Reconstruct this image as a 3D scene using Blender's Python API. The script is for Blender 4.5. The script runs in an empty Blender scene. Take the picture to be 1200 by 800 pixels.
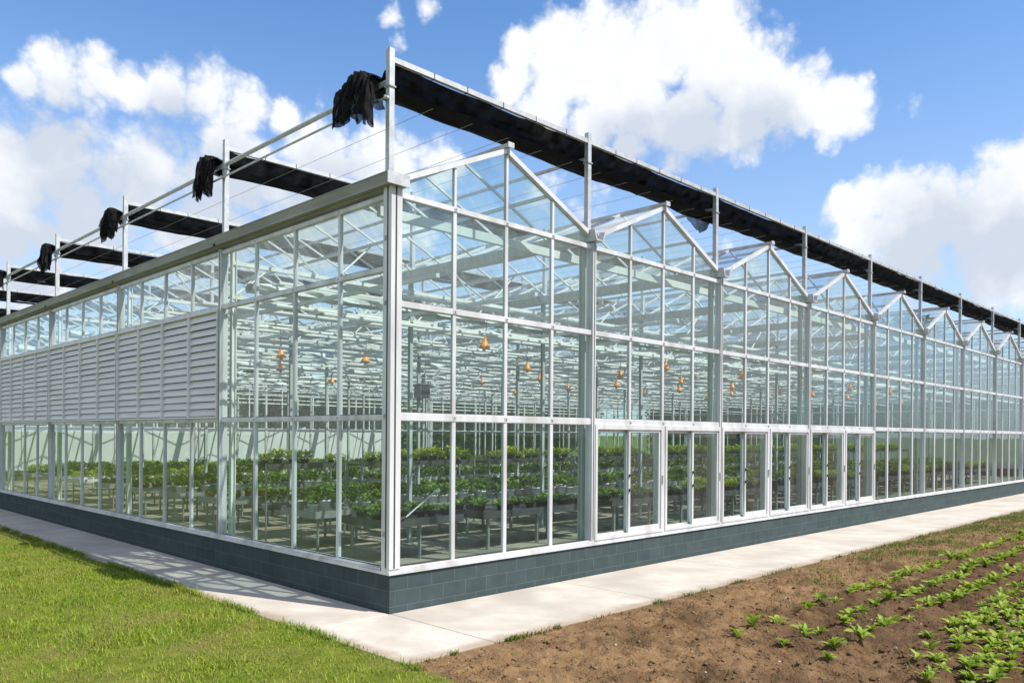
import bpy, math, random
import numpy as np
from mathutils import Vector, Matrix

random.seed(7)
rng = np.random.default_rng(7)
sc = bpy.context.scene
COL = sc.collection
PI = math.pi

# ------------------------------------------------------------------ camera
CAM = Vector((-6.1143, -8.2185, 2.2711))
YAW, ROLL, FPX, SHY = 0.78086, -0.0070, 934.17, 109.04
cd = bpy.data.cameras.new("camera")
cam = bpy.data.objects.new("camera", cd)
COL.objects.link(cam)
cd.sensor_width = 36.0
cd.lens = FPX / 1200 * 36.0
cd.shift_y = SHY / 1200
cd.clip_start = 0.05
cd.clip_end = 6000
cam.matrix_world = (Matrix.Translation(CAM) @ Matrix.Rotation(YAW - PI / 2, 4, 'Z')
                    @ Matrix.Rotation(PI / 2, 4, 'X') @ Matrix.Rotation(-ROLL, 4, 'Z'))
sc.camera = cam
sc.render.engine = 'CYCLES'
sc.cycles.transparent_max_bounces = 64
sc.cycles.max_bounces = 8
sc.cycles.diffuse_bounces = 3
sc.cycles.glossy_bounces = 3
sc.cycles.transmission_bounces = 4
sc.cycles.caustics_reflective = False
sc.cycles.caustics_refractive = False
sc.cycles.sample_clamp_indirect = 6
sc.view_settings.view_transform = 'Standard'
sc.view_settings.look = 'None'
sc.view_settings.exposure = 0.38
sc.view_settings.gamma = 1.0
sc.view_settings.use_curve_mapping = False

# ------------------------------------------------------------------ sun + sky
SUN_EL = math.radians(54)
SUN_H = Vector((0.31, -0.951)).normalized()            # horizontal direction towards the sun
SUN_DIR = Vector((SUN_H.x * math.cos(SUN_EL), SUN_H.y * math.cos(SUN_EL), math.sin(SUN_EL)))
sl = bpy.data.lights.new("sun", 'SUN')
sl.energy = 5.0
sl.angle = math.radians(0.53)
sl.color = (1.0, 0.94, 0.84)
sun = bpy.data.objects.new("sun", sl)
COL.objects.link(sun)
sun.rotation_euler = SUN_DIR.to_track_quat('Z', 'Y').to_euler()
sun.location = (20, -40, 40)


def pix_dir(x, y):
    """world direction of a point of the sky, given in the photograph's pixel grid"""
    r, u = (x - 600) / FPX, -(y - 400 - SHY) / FPX
    c, s = math.cos(YAW), math.sin(YAW)
    return Vector((c + s * r, s - c * r, u)).normalized()


def build_world():
    w = bpy.data.worlds.new("World")
    sc.world = w
    w.use_nodes = True
    nt = w.node_tree
    N, L = nt.nodes, nt.links
    N.clear()
    out = N.new('ShaderNodeOutputWorld')
    bg = N.new('ShaderNodeBackground')
    bg.inputs['Strength'].default_value = 0.108
    L.new(bg.outputs[0], out.inputs[0])
    sky = N.new('ShaderNodeTexSky')
    sky.sky_type = 'NISHITA'
    sky.sun_disc = False
    sky.sun_elevation = SUN_EL
    sky.sun_rotation = math.atan2(SUN_H.x, SUN_H.y)
    sky.altitude = 100
    sky.air_density = 1.0
    sky.dust_density = 0.6
    sky.ozone_density = 2.2
    tc = N.new('ShaderNodeTexCoord')

    def math_(op, a, b=None, c=None, clamp=False):
        n = N.new('ShaderNodeMath')
        n.operation = op
        n.use_clamp = clamp
        for i, v in enumerate((a, b, c)):
            if v is None:
                continue
            if isinstance(v, (int, float)):
                n.inputs[i].default_value = v
            else:
                L.new(v, n.inputs[i])
        return n.outputs[0]

    def vmath(op, a, b=None, out_i=0):
        n = N.new('ShaderNodeVectorMath')
        n.operation = op
        for i, v in enumerate((a, b)):
            if v is None:
                continue
            if hasattr(v, 'links'):
                L.new(v, n.inputs[i])
            else:
                n.inputs[i].default_value = v
        return n.outputs[out_i]

    P = tc.outputs['Generated']
    # domain warp
    wn = N.new('ShaderNodeTexNoise')
    wn.inputs['Scale'].default_value = 9
    wn.inputs['Detail'].default_value = 6
    wn.inputs['Roughness'].default_value = 0.62
    L.new(P, wn.inputs['Vector'])
    wv = vmath('SUBTRACT', wn.outputs['Color'], (0.5, 0.5, 0.5))
    sca = N.new('ShaderNodeVectorMath')
    sca.operation = 'SCALE'
    L.new(wv, sca.inputs[0])
    sca.inputs['Scale'].default_value = 0.03
    PW = vmath('ADD', P, sca.outputs[0])

    def field(blobs):
        cur = None
        for x, y, r in blobs:
            d = vmath('DISTANCE', PW, tuple(pix_dir(x, y)), 1)
            v = math_('MULTIPLY_ADD', d, -FPX / r / 1.0, 1.0)
            cur = v if cur is None else math_('MAXIMUM', cur, v)
        return cur
    A = [(610, 62, 34), (660, 70, 62), (715, 62, 72), (770, 52, 72), (825, 52, 72), (868, 88, 72), (925, 118, 54), (972, 132, 40),
         (640, 125, 46), (600, 95, 34), (868, 140, 52), (985, 128, 38), (745, 120, 66), (805, 140, 62), (700, 140, 48), (735, 172, 30)]
    B = [(25, 100, 26), (62, 92, 50), (108, 98, 52), (150, 108, 40), (196, 104, 48), (240, 112, 50), (288, 132, 44), (330, 142, 34)]
    Cc = [(0, 215, 95), (60, 195, 80), (160, 205, 90), (270, 205, 90), (370, 195, 82), (445, 190, 74), (510, 192, 48),
          (110, 265, 80), (240, 275, 90), (360, 265, 90), (460, 250, 70)]
    D = [(8, 280, 50), (48, 276, 36), (30, 345, 60)]
    Ee = [(992, 238, 32), (1022, 226, 36), (1055, 226, 42), (1105, 255, 62), (1150, 262, 72), (1192, 222, 62), (1200, 192, 40),
          (1165, 212, 30), (1072, 285, 62), (1010, 275, 40), (1180, 300, 70)]
    S = [(1070, 118, 20), (1056, 122, 14), (462, 18, 26), (496, 8, 24), (466, 48, 20), (715, 4, 34), (748, 2, 26), (904, 40, 16),
         (636, 222, 44), (690, 246, 46), (560, 300, 60), (880, 330, 70)]
    F = math_('MAXIMUM', field(A + Ee), math_('SUBTRACT', field(B + Cc + D), 0.17))
    F = math_('MAXIMUM', F, math_('MULTIPLY_ADD', field(S), 0.45, -0.10))
    G = field([(810, 168, 70), (740, 178, 60), (890, 150, 50), (110, 262, 100), (260, 250, 95), (380, 250, 85), (60, 165, 60),
               (200, 150, 46), (1100, 300, 90), (1180, 290, 60), (20, 310, 60)])
    # unseen clouds added over the rest of the dome for ambient light and reflections
    fwd = (math.cos(YAW), math.sin(YAW), 0.12)
    dot = vmath('DOT_PRODUCT', P, fwd, 1)
    away = math_('MULTIPLY_ADD', dot, -3.0, 2.1, clamp=True)
    bn = N.new('ShaderNodeTexNoise')
    bn.inputs['Scale'].default_value = 3.2
    bn.inputs['Detail'].default_value = 8
    bn.inputs['Roughness'].default_value = 0.55
    L.new(P, bn.inputs['Vector'])
    back = math_('MULTIPLY_ADD', bn.outputs['Fac'], 5.0, -2.15)
    back = math_('MINIMUM', back, 0.8)
    back = math_('ADD', back, math_('MULTIPLY_ADD', away, 3.0, -3.0))
    F = math_('MAXIMUM', F, back)
    # billows
    vo = N.new('ShaderNodeTexVoronoi')
    vo.feature = 'SMOOTH_F1'
    vo.inputs['Scale'].default_value = 30
    vo.inputs['Detail'].default_value = 3
    vo.inputs['Roughness'].default_value = 0.55
    vo.inputs['Lacunarity'].default_value = 2.1
    vo.inputs['Smoothness'].default_value = 0.6
    L.new(PW, vo.inputs['Vector'])
    bil = math_('MULTIPLY_ADD', vo.outputs['Distance'], -1.1, 0.42)
    fn = N.new('ShaderNodeTexNoise')
    fn.inputs['Scale'].default_value = 26
    fn.inputs['Detail'].default_value = 9
    fn.inputs['Roughness'].default_value = 0.6
    L.new(P, fn.inputs['Vector'])
    rough = math_('MULTIPLY_ADD', fn.outputs['Fac'], 1.1, -0.55)
    F = math_('ADD', F, 0.22)
    T = math_('ADD', F, math_('ADD', math_('MULTIPLY', bil, 0.42), math_('MULTIPLY', rough, 0.36)))
    mr = N.new('ShaderNodeMapRange')
    mr.interpolation_type = 'SMOOTHSTEP'
    mr.inputs['From Min'].default_value = 0.02
    mr.inputs['From Max'].default_value = 0.48
    L.new(T, mr.inputs['Value'])
    cover = mr.outputs[0]
    # soft grey undersides, broken up
    g = math_('ADD', G, math_('MULTIPLY', rough, 0.5))
    mg = N.new('ShaderNodeMapRange')
    mg.interpolation_type = 'SMOOTHSTEP'
    mg.inputs['From Min'].default_value = -0.15
    mg.inputs['From Max'].default_value = 0.75
    L.new(g, mg.inputs['Value'])
    sh = math_('MULTIPLY', mg.outputs[0], 0.85)
    sh = math_('ADD', sh, math_('MULTIPLY', math_('SUBTRACT', 0.25, bil), 0.25), clamp=True)
    cc = N.new('ShaderNodeMix')
    cc.data_type = 'RGBA'
    cc.inputs[6].default_value = (7.8, 7.9, 8.0, 1)
    cc.inputs[7].default_value = (4.7, 5.2, 6.0, 1)
    L.new(sh, cc.inputs[0])
    # horizon veil
    sep = N.new('ShaderNodeSeparateXYZ')
    L.new(P, sep.inputs[0])
    hz = N.new('ShaderNodeMapRange')
    hz.interpolation_type = 'SMOOTHSTEP'
    hz.inputs['From Min'].default_value = 0.50
    hz.inputs['From Max'].default_value = 0.0
    hz.inputs['To Max'].default_value = 0.55
    L.new(sep.outputs['Z'], hz.inputs['Value'])
    tint = N.new('ShaderNodeMix')
    tint.data_type = 'RGBA'
    tint.blend_type = 'MULTIPLY'
    tint.inputs[0].default_value = 1.0
    tint.inputs[7].default_value = (0.92, 1.26, 1.54, 1)
    L.new(sky.outputs[0], tint.inputs[6])
    hm = N.new('ShaderNodeMix')
    hm.data_type = 'RGBA'
    hm.inputs[7].default_value = (5.4, 6.0, 6.8, 1)
    L.new(hz.outputs[0], hm.inputs[0])
    L.new(tint.outputs[2], hm.inputs[6])
    dk = N.new('ShaderNodeMix')          # unseen clouds overhead and behind, greyed to balance the ambient light
    dk.data_type = 'RGBA'
    dk.inputs[7].default_value = (5.6, 5.6, 5.65, 1)
    L.new(away, dk.inputs[0])
    L.new(cc.outputs[2], dk.inputs[6])
    fm = N.new('ShaderNodeMix')
    fm.data_type = 'RGBA'
    L.new(cover, fm.inputs[0])
    L.new(hm.outputs[2], fm.inputs[6])
    L.new(dk.outputs[2], fm.inputs[7])
    L.new(fm.outputs[2], bg.inputs['Color'])


build_world()

# ------------------------------------------------------------------ materials
def new_mat(name):
    m = bpy.data.materials.new(name)
    m.use_nodes = True
    nt = m.node_tree
    return m, nt, nt.nodes, nt.links, nt.nodes['Principled BSDF']


def rgba(c):
    return (c[0], c[1], c[2], 1)


def noise_mat(name, c1, c2, scale=3.0, rough=0.6, metallic=0.0, bump=0.0, bscale=None, detail=6, c3=None, c3scale=0.5, aniso=None, rough2=None, spec=0.5):
    """two or three colour noise material on world position"""
    m, nt, N, L, b = new_mat(name)
    g = N.new('ShaderNodeNewGeometry')
    vec = g.outputs['Position']
    if aniso:
        mp = N.new('ShaderNodeMapping')
        mp.inputs['Scale'].default_value = aniso
        L.new(vec, mp.inputs['Vector'])
        vec = mp.outputs[0]
    n = N.new('ShaderNodeTexNoise')
    n.inputs['Scale'].default_value = scale
    n.inputs['Detail'].default_value = detail
    n.inputs['Roughness'].default_value = 0.62
    L.new(vec, n.inputs['Vector'])
    r = N.new('ShaderNodeMapRange')
    r.inputs['From Min'].default_value = 0.35
    r.inputs['From Max'].default_value = 0.65
    L.new(n.outputs['Fac'], r.inputs['Value'])
    mx = N.new('ShaderNodeMix')
    mx.data_type = 'RGBA'
    mx.inputs[6].default_value = rgba(c1)
    mx.inputs[7].default_value = rgba(c2)
    L.new(r.outputs[0], mx.inputs[0])
    colr = mx.outputs[2]
    if c3:
        n3 = N.new('ShaderNodeTexNoise')
        n3.inputs['Scale'].default_value = c3scale
        n3.inputs['Detail'].default_value = 5
        L.new(vec, n3.inputs['Vector'])
        r3 = N.new('ShaderNodeMapRange')
        r3.inputs['From Min'].default_value = 0.48
        r3.inputs['From Max'].default_value = 0.68
        L.new(n3.outputs['Fac'], r3.inputs['Value'])
        m3 = N.new('ShaderNodeMix')
        m3.data_type = 'RGBA'
        m3.inputs[7].default_value = rgba(c3)
        L.new(r3.outputs[0], m3.inputs[0])
        L.new(colr, m3.inputs[6])
        colr = m3.outputs[2]
    L.new(colr, b.inputs['Base Color'])
    b.inputs['Roughness'].default_value = rough
    b.inputs['Metallic'].default_value = metallic
    b.inputs['Specular IOR Level'].default_value = spec
    if rough2 is not None:
        rr = N.new('ShaderNodeMapRange')
        rr.inputs['To Min'].default_value = rough
        rr.inputs['To Max'].default_value = rough2
        L.new(n.outputs['Fac'], rr.inputs['Value'])
        L.new(rr.outputs[0], b.inputs['Roughness'])
    if bump:
        n2 = N.new('ShaderNodeTexNoise')
        n2.inputs['Scale'].default_value = bscale or scale * 4
        n2.inputs['Detail'].default_value = 8
        L.new(vec, n2.inputs['Vector'])
        bp = N.new('ShaderNodeBump')
        bp.inputs['Strength'].default_value = 1.0
        bp.inputs['Distance'].default_value = bump
        L.new(n2.outputs['Fac'], bp.inputs['Height'])
        L.new(bp.outputs[0], b.inputs['Normal'])
    return m


def glass_mat(name, tint, r0=0.07, wav=0.004, frost=0.0, frost_col=(0.8, 0.85, 0.86), grazing=0.85, rough=0.0):
    """thin pane: clear body with a tint, mirror-like sheen that grows at grazing angles, a little dust"""
    m, nt, N, L, b = new_mat(name)
    N.remove(b)
    out = N['Material Output']
    tr = N.new('ShaderNodeBsdfTransparent')
    tr.inputs[0].default_value = rgba(tint)
    gl = N.new('ShaderNodeBsdfGlossy')
    gl.inputs['Roughness'].default_value = rough
    gl.inputs['Color'].default_value = (0.95, 0.98, 0.97, 1)
    g = N.new('ShaderNodeNewGeometry')
    n = N.new('ShaderNodeTexNoise')
    n.inputs['Scale'].default_value = 0.9
    n.inputs['Detail'].default_value = 2
    L.new(g.outputs['Position'], n.inputs['Vector'])
    bp = N.new('ShaderNodeBump')
    bp.inputs['Strength'].default_value = 1.0
    bp.inputs['Distance'].default_value = wav
    L.new(n.outputs['Fac'], bp.inputs['Height'])
    L.new(bp.outputs[0], gl.inputs['Normal'])
    lw = N.new('ShaderNodeLayerWeight')
    lw.inputs['Blend'].default_value = 0.5
    pw = N.new('ShaderNodeMath')
    pw.operation = 'POWER'
    pw.inputs[1].default_value = 4.5
    L.new(lw.outputs['Facing'], pw.inputs[0])
    ma = N.new('ShaderNodeMath')
    ma.operation = 'MULTIPLY_ADD'
    ma.use_clamp = True
    ma.inputs[1].default_value = grazing
    ma.inputs[2].default_value = r0
    L.new(pw.outputs[0], ma.inputs[0])
    base = tr.outputs[0]
    if frost > 0:
        df = N.new('ShaderNodeBsdfDiffuse')
        df.inputs[0].default_value = rgba(frost_col)
        tl = N.new('ShaderNodeBsdfTranslucent')
        tl.inputs[0].default_value = rgba(frost_col)
        mt = N.new('ShaderNodeMixShader')
        L.new(df.outputs[0], mt.inputs[1])
        L.new(tl.outputs[0], mt.inputs[2])
        dn = N.new('ShaderNodeTexNoise')
        dmp = N.new('ShaderNodeMapping')
        dmp.inputs['Scale'].default_value = (1.6, 1.6, 0.35)
        L.new(g.outputs['Position'], dmp.inputs['Vector'])
        dn.inputs['Scale'].default_value = 1.5
        dn.inputs['Detail'].default_value = 7
        dn.inputs['Roughness'].default_value = 0.65
        L.new(dmp.outputs[0], dn.inputs['Vector'])
        dm = N.new('ShaderNodeMapRange')
        dm.inputs['From Min'].default_value = 0.3
        dm.inputs['From Max'].default_value = 0.75
        dm.inputs['To Min'].default_value = frost * 0.35
        dm.inputs['To Max'].default_value = frost * 2.0
        L.new(dn.outputs['Fac'], dm.inputs['Value'])
        ms = N.new('ShaderNodeMixShader')
        L.new(dm.outputs[0], ms.inputs[0])
        L.new(tr.outputs[0], ms.inputs[1])
        L.new(mt.outputs[0], ms.inputs[2])
        base = ms.outputs[0]
    mx = N.new('ShaderNodeMixShader')
    L.new(ma.outputs[0], mx.inputs[0])
    L.new(base, mx.inputs[1])
    L.new(gl.outputs[0], mx.inputs[2])
    L.new(mx.outputs[0], out.inputs[0])
    return m


def leaf_mat(name, c1, c2, trans=0.35, rough=0.45, scale=3.0, island=0.35, c3=None, patch=None):
    m, nt, N, L, b = new_mat(name)
    out = N['Material Output']
    g = N.new('ShaderNodeNewGeometry')
    oi = N.new('ShaderNodeObjectInfo')
    n = N.new('ShaderNodeTexNoise')
    n.inputs['Scale'].default_value = scale
    n.inputs['Detail'].default_value = 4
    L.new(g.outputs['Position'], n.inputs['Vector'])
    mp = N.new('ShaderNodeMapRange')
    mp.inputs['From Min'].default_value = 0.3
    mp.inputs['From Max'].default_value = 0.7
    L.new(n.outputs['Fac'], mp.inputs['Value'])
    a = N.new('ShaderNodeMath')
    a.operation = 'MULTIPLY_ADD'
    a.inputs[1].default_value = island
    L.new(g.outputs['Random Per Island'], a.inputs[0])
    mm = N.new('ShaderNodeMath')
    mm.operation = 'MULTIPLY'
    mm.inputs[1].default_value = 1 - island
    L.new(mp.outputs[0], mm.inputs[0])
    L.new(mm.outputs[0], a.inputs[2])
    ad = N.new('ShaderNodeMath')
    ad.operation = 'MULTIPLY_ADD'
    ad.inputs[1].default_value = 0.4
    ad.use_clamp = True
    L.new(oi.outputs['Random'], ad.inputs[0])
    sb = N.new('ShaderNodeMath')
    sb.operation = 'SUBTRACT'
    sb.inputs[1].default_value = 0.2
    L.new(a.outputs[0], sb.inputs[0])
    L.new(sb.outputs[0], ad.inputs[2])
    mx = N.new('ShaderNodeMix')
    mx.data_type = 'RGBA'
    mx.inputs[6].default_value = rgba(c1)
    mx.inputs[7].default_value = rgba(c2)
    L.new(ad.outputs[0], mx.inputs[0])
    colr = mx.outputs[2]
    if c3:
        gt = N.new('ShaderNodeMath')
        gt.operation = 'GREATER_THAN'
        gt.inputs[1].default_value = c3[1]
        L.new(g.outputs['Random Per Island'], gt.inputs[0])
        m3 = N.new('ShaderNodeMix')
        m3.data_type = 'RGBA'
        m3.inputs[7].default_value = rgba(c3[0])
        L.new(gt.outputs[0], m3.inputs[0])
        L.new(colr, m3.inputs[6])
        colr = m3.outputs[2]
    if patch:                                    # dry, yellowed areas with an outline of their own
        pn = N.new('ShaderNodeTexNoise')
        pn.inputs['Scale'].default_value = patch[1]
        pn.inputs['Detail'].default_value = 6
        L.new(g.outputs['Position'], pn.inputs['Vector'])
        pr = N.new('ShaderNodeMapRange')
        pr.inputs['From Min'].default_value = 0.50
        pr.inputs['From Max'].default_value = 0.70
        pr.inputs['To Max'].default_value = 0.8
        L.new(pn.outputs['Fac'], pr.inputs['Value'])
        m4 = N.new('ShaderNodeMix')
        m4.data_type = 'RGBA'
        m4.inputs[7].default_value = rgba(patch[0])
        L.new(pr.outputs[0], m4.inputs[0])
        L.new(colr, m4.inputs[6])
        colr = m4.outputs[2]
    L.new(colr, b.inputs['Base Color'])
    b.inputs['Roughness'].default_value = rough
    b.inputs['Specular IOR Level'].default_value = 0.3
    tl = N.new('ShaderNodeBsdfTranslucent')
    L.new(colr, tl.inputs[0])
    ms = N.new('ShaderNodeMixShader')
    ms.inputs[0].default_value = trans
    L.new(b.outputs[0], ms.inputs[1])
    L.new(tl.outputs[0], ms.inputs[2])
    L.new(ms.outputs[0], out.inputs[0])
    return m


def block_mat():
    m, nt, N, L, b = new_mat("slate_blue_blockwork")
    g = N.new('ShaderNodeNewGeometry')
    s = N.new('ShaderNodeSeparateXYZ')
    L.new(g.outputs['Position'], s.inputs[0])
    ad = N.new('ShaderNodeMath')
    ad.operation = 'ADD'
    L.new(s.outputs['X'], ad.inputs[0])
    L.new(s.outputs['Y'], ad.inputs[1])
    zz = N.new('ShaderNodeMath')
    zz.operation = 'ADD'
    zz.inputs[1].default_value = 0.116
    L.new(s.outputs['Z'], zz.inputs[0])
    cb = N.new('ShaderNodeCombineXYZ')
    L.new(ad.outputs[0], cb.inputs[0])
    L.new(zz.outputs[0], cb.inputs[1])
    br = N.new('ShaderNodeTexBrick')
    br.inputs['Color1'].default_value = (0.053, 0.075, 0.079, 1)
    br.inputs['Color2'].default_value = (0.042, 0.062, 0.066, 1)
    br.inputs['Mortar'].default_value = (0.098, 0.118, 0.116, 1)
    br.inputs['Scale'].default_value = 1.0
    br.inputs['Mortar Size'].default_value = 0.006
    br.inputs['Mortar Smooth'].default_value = 0.3
    br.inputs['Brick Width'].default_value = 0.40
    br.inputs['Row Height'].default_value = 0.198
    br.inputs['Bias'].default_value = -0.2
    L.new(cb.outputs[0], br.inputs['Vector'])
    n = N.new('ShaderNodeTexNoise')
    n.inputs['Scale'].default_value = 5
    n.inputs['Detail'].default_value = 8
    L.new(g.outputs['Position'], n.inputs['Vector'])
    mr = N.new('ShaderNodeMapRange')
    mr.inputs['To Min'].default_value = 0.75
    mr.inputs['To Max'].default_value = 1.3
    L.new(n.outputs['Fac'], mr.inputs['Value'])
    mu = N.new('ShaderNodeMix')
    mu.data_type = 'RGBA'
    mu.blend_type = 'MULTIPLY'
    mu.inputs[0].default_value = 1
    L.new(br.outputs['Color'], mu.inputs[6])
    L.new(mr.outputs[0], mu.inputs[7])
    L.new(mu.outputs[2], b.inputs['Base Color'])
    b.inputs['Roughness'].default_value = 0.75
    b.inputs['Specular IOR Level'].default_value = 0.12
    n2 = N.new('ShaderNodeTexNoise')
    n2.inputs['Scale'].default_value = 60
    n2.inputs['Detail'].default_value = 5
    L.new(g.outputs['Position'], n2.inputs['Vector'])
    h = N.new('ShaderNodeMath')
    h.operation = 'MULTIPLY_ADD'
    h.inputs[1].default_value = 0.25
    L.new(n2.outputs['Fac'], h.inputs[0])
    iv = N.new('ShaderNodeMath')
    iv.operation = 'SUBTRACT'
    iv.inputs[0].default_value = 1.0
    L.new(br.outputs['Fac'], iv.inputs[1])
    L.new(iv.outputs[0], h.inputs[2])
    bp = N.new('ShaderNodeBump')
    bp.inputs['Distance'].default_value = 0.005
    bp.inputs['Strength'].default_value = 0.8
    L.new(h.outputs[0], bp.inputs['Height'])
    L.new(bp.outputs[0], b.inputs['Normal'])
    return m


def net_mat(name='black_shade_netting', lo=0.06, hi=0.30):
    """black shade netting: a fine open weave one can faintly see through"""
    m, nt, N, L, b = new_mat(name)
    out = N['Material Output']
    b.inputs['Roughness'].default_value = 0.9
    b.inputs['Specular IOR Level'].default_value = 0.12
    g = N.new('ShaderNodeNewGeometry')
    n = N.new('ShaderNodeTexNoise')
    n.inputs['Scale'].default_value = 5
    n.inputs['Detail'].default_value = 7
    L.new(g.outputs['Position'], n.inputs['Vector'])
    mx = N.new('ShaderNodeMix')
    mx.data_type = 'RGBA'
    mx.inputs[6].default_value = (0.006, 0.006, 0.008, 1)
    mx.inputs[7].default_value = (0.020, 0.0195, 0.0205, 1)
    L.new(n.outputs['Fac'], mx.inputs[0])
    L.new(mx.outputs[2], b.inputs['Base Color'])
    tr = N.new('ShaderNodeBsdfTransparent')
    ms = N.new('ShaderNodeMixShader')
    mr = N.new('ShaderNodeMapRange')
    mr.inputs['From Min'].default_value = 0.35
    mr.inputs['From Max'].default_value = 0.75
    mr.inputs['To Min'].default_value = lo
    mr.inputs['To Max'].default_value = hi
    L.new(n.outputs['Fac'], mr.inputs['Value'])
    L.new(mr.outputs[0], ms.inputs[0])
    L.new(b.outputs[0], ms.inputs[1])
    L.new(tr.outputs[0], ms.inputs[2])
    L.new(ms.outputs[0], out.inputs[0])
    return m


M = {}
M['alu'] = noise_mat("white_aluminium", (0.71, 0.72, 0.745), (0.60, 0.61, 0.635), 3.0, 0.40, 0.3, aniso=(1.5, 1.5, 0.3), rough2=0.65, c3=(0.50, 0.50, 0.505), c3scale=2.2)
M['alu_in'] = noise_mat("white_painted_steel", (0.74, 0.77, 0.765), (0.60, 0.635, 0.63), 3, 0.5)
M['column'] = noise_mat('grey_steel_column', (0.46, 0.50, 0.49), (0.36, 0.40, 0.39), 3, 0.55)
M['galv'] = noise_mat("galvanised_steel", (0.58, 0.60, 0.63), (0.42, 0.44, 0.47), 9, 0.45, 0.45, rough2=0.65)
M['gutter'] = noise_mat("weathered_gutter_aluminium", (0.40, 0.405, 0.43), (0.30, 0.305, 0.33), 4, 0.7, 0.0, c3=(0.27, 0.27, 0.275), c3scale=1.4, aniso=(3, .4, 3))
M['seal'] = noise_mat("dark_rubber_seal", (0.03, 0.032, 0.034), (0.05, 0.052, 0.055), 8, 0.7)
M['louvre'] = noise_mat("pale_grey_louvre_metal", (0.80, 0.78, 0.80), (0.68, 0.665, 0.68), 2.5, 0.5, 0.0, aniso=(1, .3, 3))
M['louvre_back'] = noise_mat("dark_louvre_back", (0.06, 0.06, 0.065), (0.09, 0.09, 0.095), 4, 0.8)
M['block'] = block_mat()
M['net'] = net_mat()
M['net_end'] = net_mat('loose_black_netting', 0.0, 0.22)
M['net_thick'] = net_mat('gathered_black_netting', 0.0, 0.02)
M['glass_r'] = glass_mat("clear_facade_glass", (0.80, 0.915, 0.895), 0.06, 0.003, frost=0.03, frost_col=(0.52, 0.72, 0.71))
M['glass_l'] = glass_mat("clear_side_glass", (0.80, 0.915, 0.87), 0.055, 0.003, frost=0.04, frost_col=(0.56, 0.72, 0.66))
M['glass_ru'] = glass_mat('hazy_upper_facade_glass', (0.80, 0.91, 0.90), 0.075, 0.003, frost=0.085, frost_col=(0.60, 0.76, 0.77))
M['glass_lu'] = glass_mat('hazy_upper_side_glass', (0.82, 0.92, 0.89), 0.065, 0.003, frost=0.07, frost_col=(0.60, 0.74, 0.74))
M['glass_door'] = glass_mat("double_door_glass", (0.66, 0.80, 0.76), 0.10, 0.002, frost=0.06)
M['glass_roof'] = glass_mat("dusty_roof_glass", (0.955, 0.98, 0.98), 0.04, 0.002, frost=0.085, frost_col=(0.74, 0.80, 0.84), grazing=0.6)
M['white_panel'] = noise_mat("white_wall_sheet", (0.60, 0.63, 0.63), (0.52, 0.55, 0.56), 0.8, 0.6)
M['screen_white'] = noise_mat("white_thermal_screen", (0.58, 0.62, 0.62), (0.40, 0.44, 0.45), 3, 0.7)
M['floor'] = noise_mat("greenhouse_concrete_floor", (0.36, 0.32, 0.25), (0.27, 0.24, 0.19), 1.2, 0.75, c3=(0.19, 0.18, 0.15), c3scale=0.5)
M['bench_steel'] = noise_mat("bench_steel", (0.34, 0.36, 0.36), (0.24, 0.26, 0.26), 5, 0.5, 0.4)
M['bench_dark'] = noise_mat("dark_bench_tray", (0.04, 0.042, 0.044), (0.07, 0.072, 0.07), 5, 0.55)
M['heater'] = noise_mat('dark_grey_casing', (0.24, 0.27, 0.27), (0.19, 0.21, 0.21), 5, 0.5)
M['bench_white'] = noise_mat("white_bench_plastic", (0.66, 0.67, 0.66), (0.52, 0.53, 0.52), 5, 0.5)
M['pot_white'] = noise_mat("white_pot_plastic", (0.70, 0.71, 0.70), (0.56, 0.57, 0.57), 6, 0.45)
M['pot_dark'] = noise_mat("black_pot_plastic", (0.022, 0.023, 0.025), (0.04, 0.04, 0.042), 6, 0.45)
M['pot_clay'] = noise_mat("terracotta", (0.36, 0.13, 0.06), (0.28, 0.10, 0.05), 8, 0.8)
M['orange'] = noise_mat("orange_lamp_enamel", (0.95, 0.34, 0.02), (0.84, 0.26, 0.015), 6, 0.4)
M['bulb'] = noise_mat("unlit_milky_bulb", (0.75, 0.74, 0.70), (0.66, 0.65, 0.62), 6, 0.25)
M['leaf_seed'] = leaf_mat("seedling_leaf", (0.17, 0.28, 0.022), (0.42, 0.53, 0.08), 0.42, 0.5, 6, c3=((0.46, 0.42, 0.10), 0.965))
M['leaf_pot'] = leaf_mat("pot_foliage", (0.07, 0.15, 0.02), (0.24, 0.38, 0.055), 0.4, 0.45, 4)
M['leaf_bright'] = leaf_mat("yellow_green_foliage", (0.25, 0.37, 0.025), (0.50, 0.56, 0.05), 0.35, 0.45, 4, c3=((0.78, 0.72, 0.45), 0.95))
M['leaf_flower'] = leaf_mat("flowering_foliage", (0.08, 0.16, 0.025), (0.24, 0.36, 0.05), 0.3, 0.45, 4, c3=((0.80, 0.78, 0.72), 0.88))
M['leaf_tree'] = leaf_mat("tree_foliage", (0.03, 0.07, 0.016), (0.09, 0.16, 0.035), 0.25, 0.5, 0.7)
M['bark'] = noise_mat("bark", (0.10, 0.075, 0.055), (0.06, 0.045, 0.035), 8, 0.9, bump=0.02)
M['grass_blade'] = leaf_mat("grass_blades", (0.09, 0.19, 0.012), (0.35, 0.44, 0.04), 0.40, 0.5, 1.3, island=0.5, c3=((0.36, 0.31, 0.12), 0.95), patch=((0.33, 0.31, 0.06), 1.1))
M['weed'] = leaf_mat("weed_leaves", (0.09, 0.13, 0.016), (0.20, 0.23, 0.04), 0.3, 0.55, 1.5, island=0.5, c3=((0.26, 0.22, 0.09), 0.93))
M['lawn'] = noise_mat("lawn_turf", (0.095, 0.13, 0.014), (0.165, 0.18, 0.03), 3.5, 0.9, bump=0.03, bscale=40, c3=(0.17, 0.15, 0.05), c3scale=1.0, spec=0.1)
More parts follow.
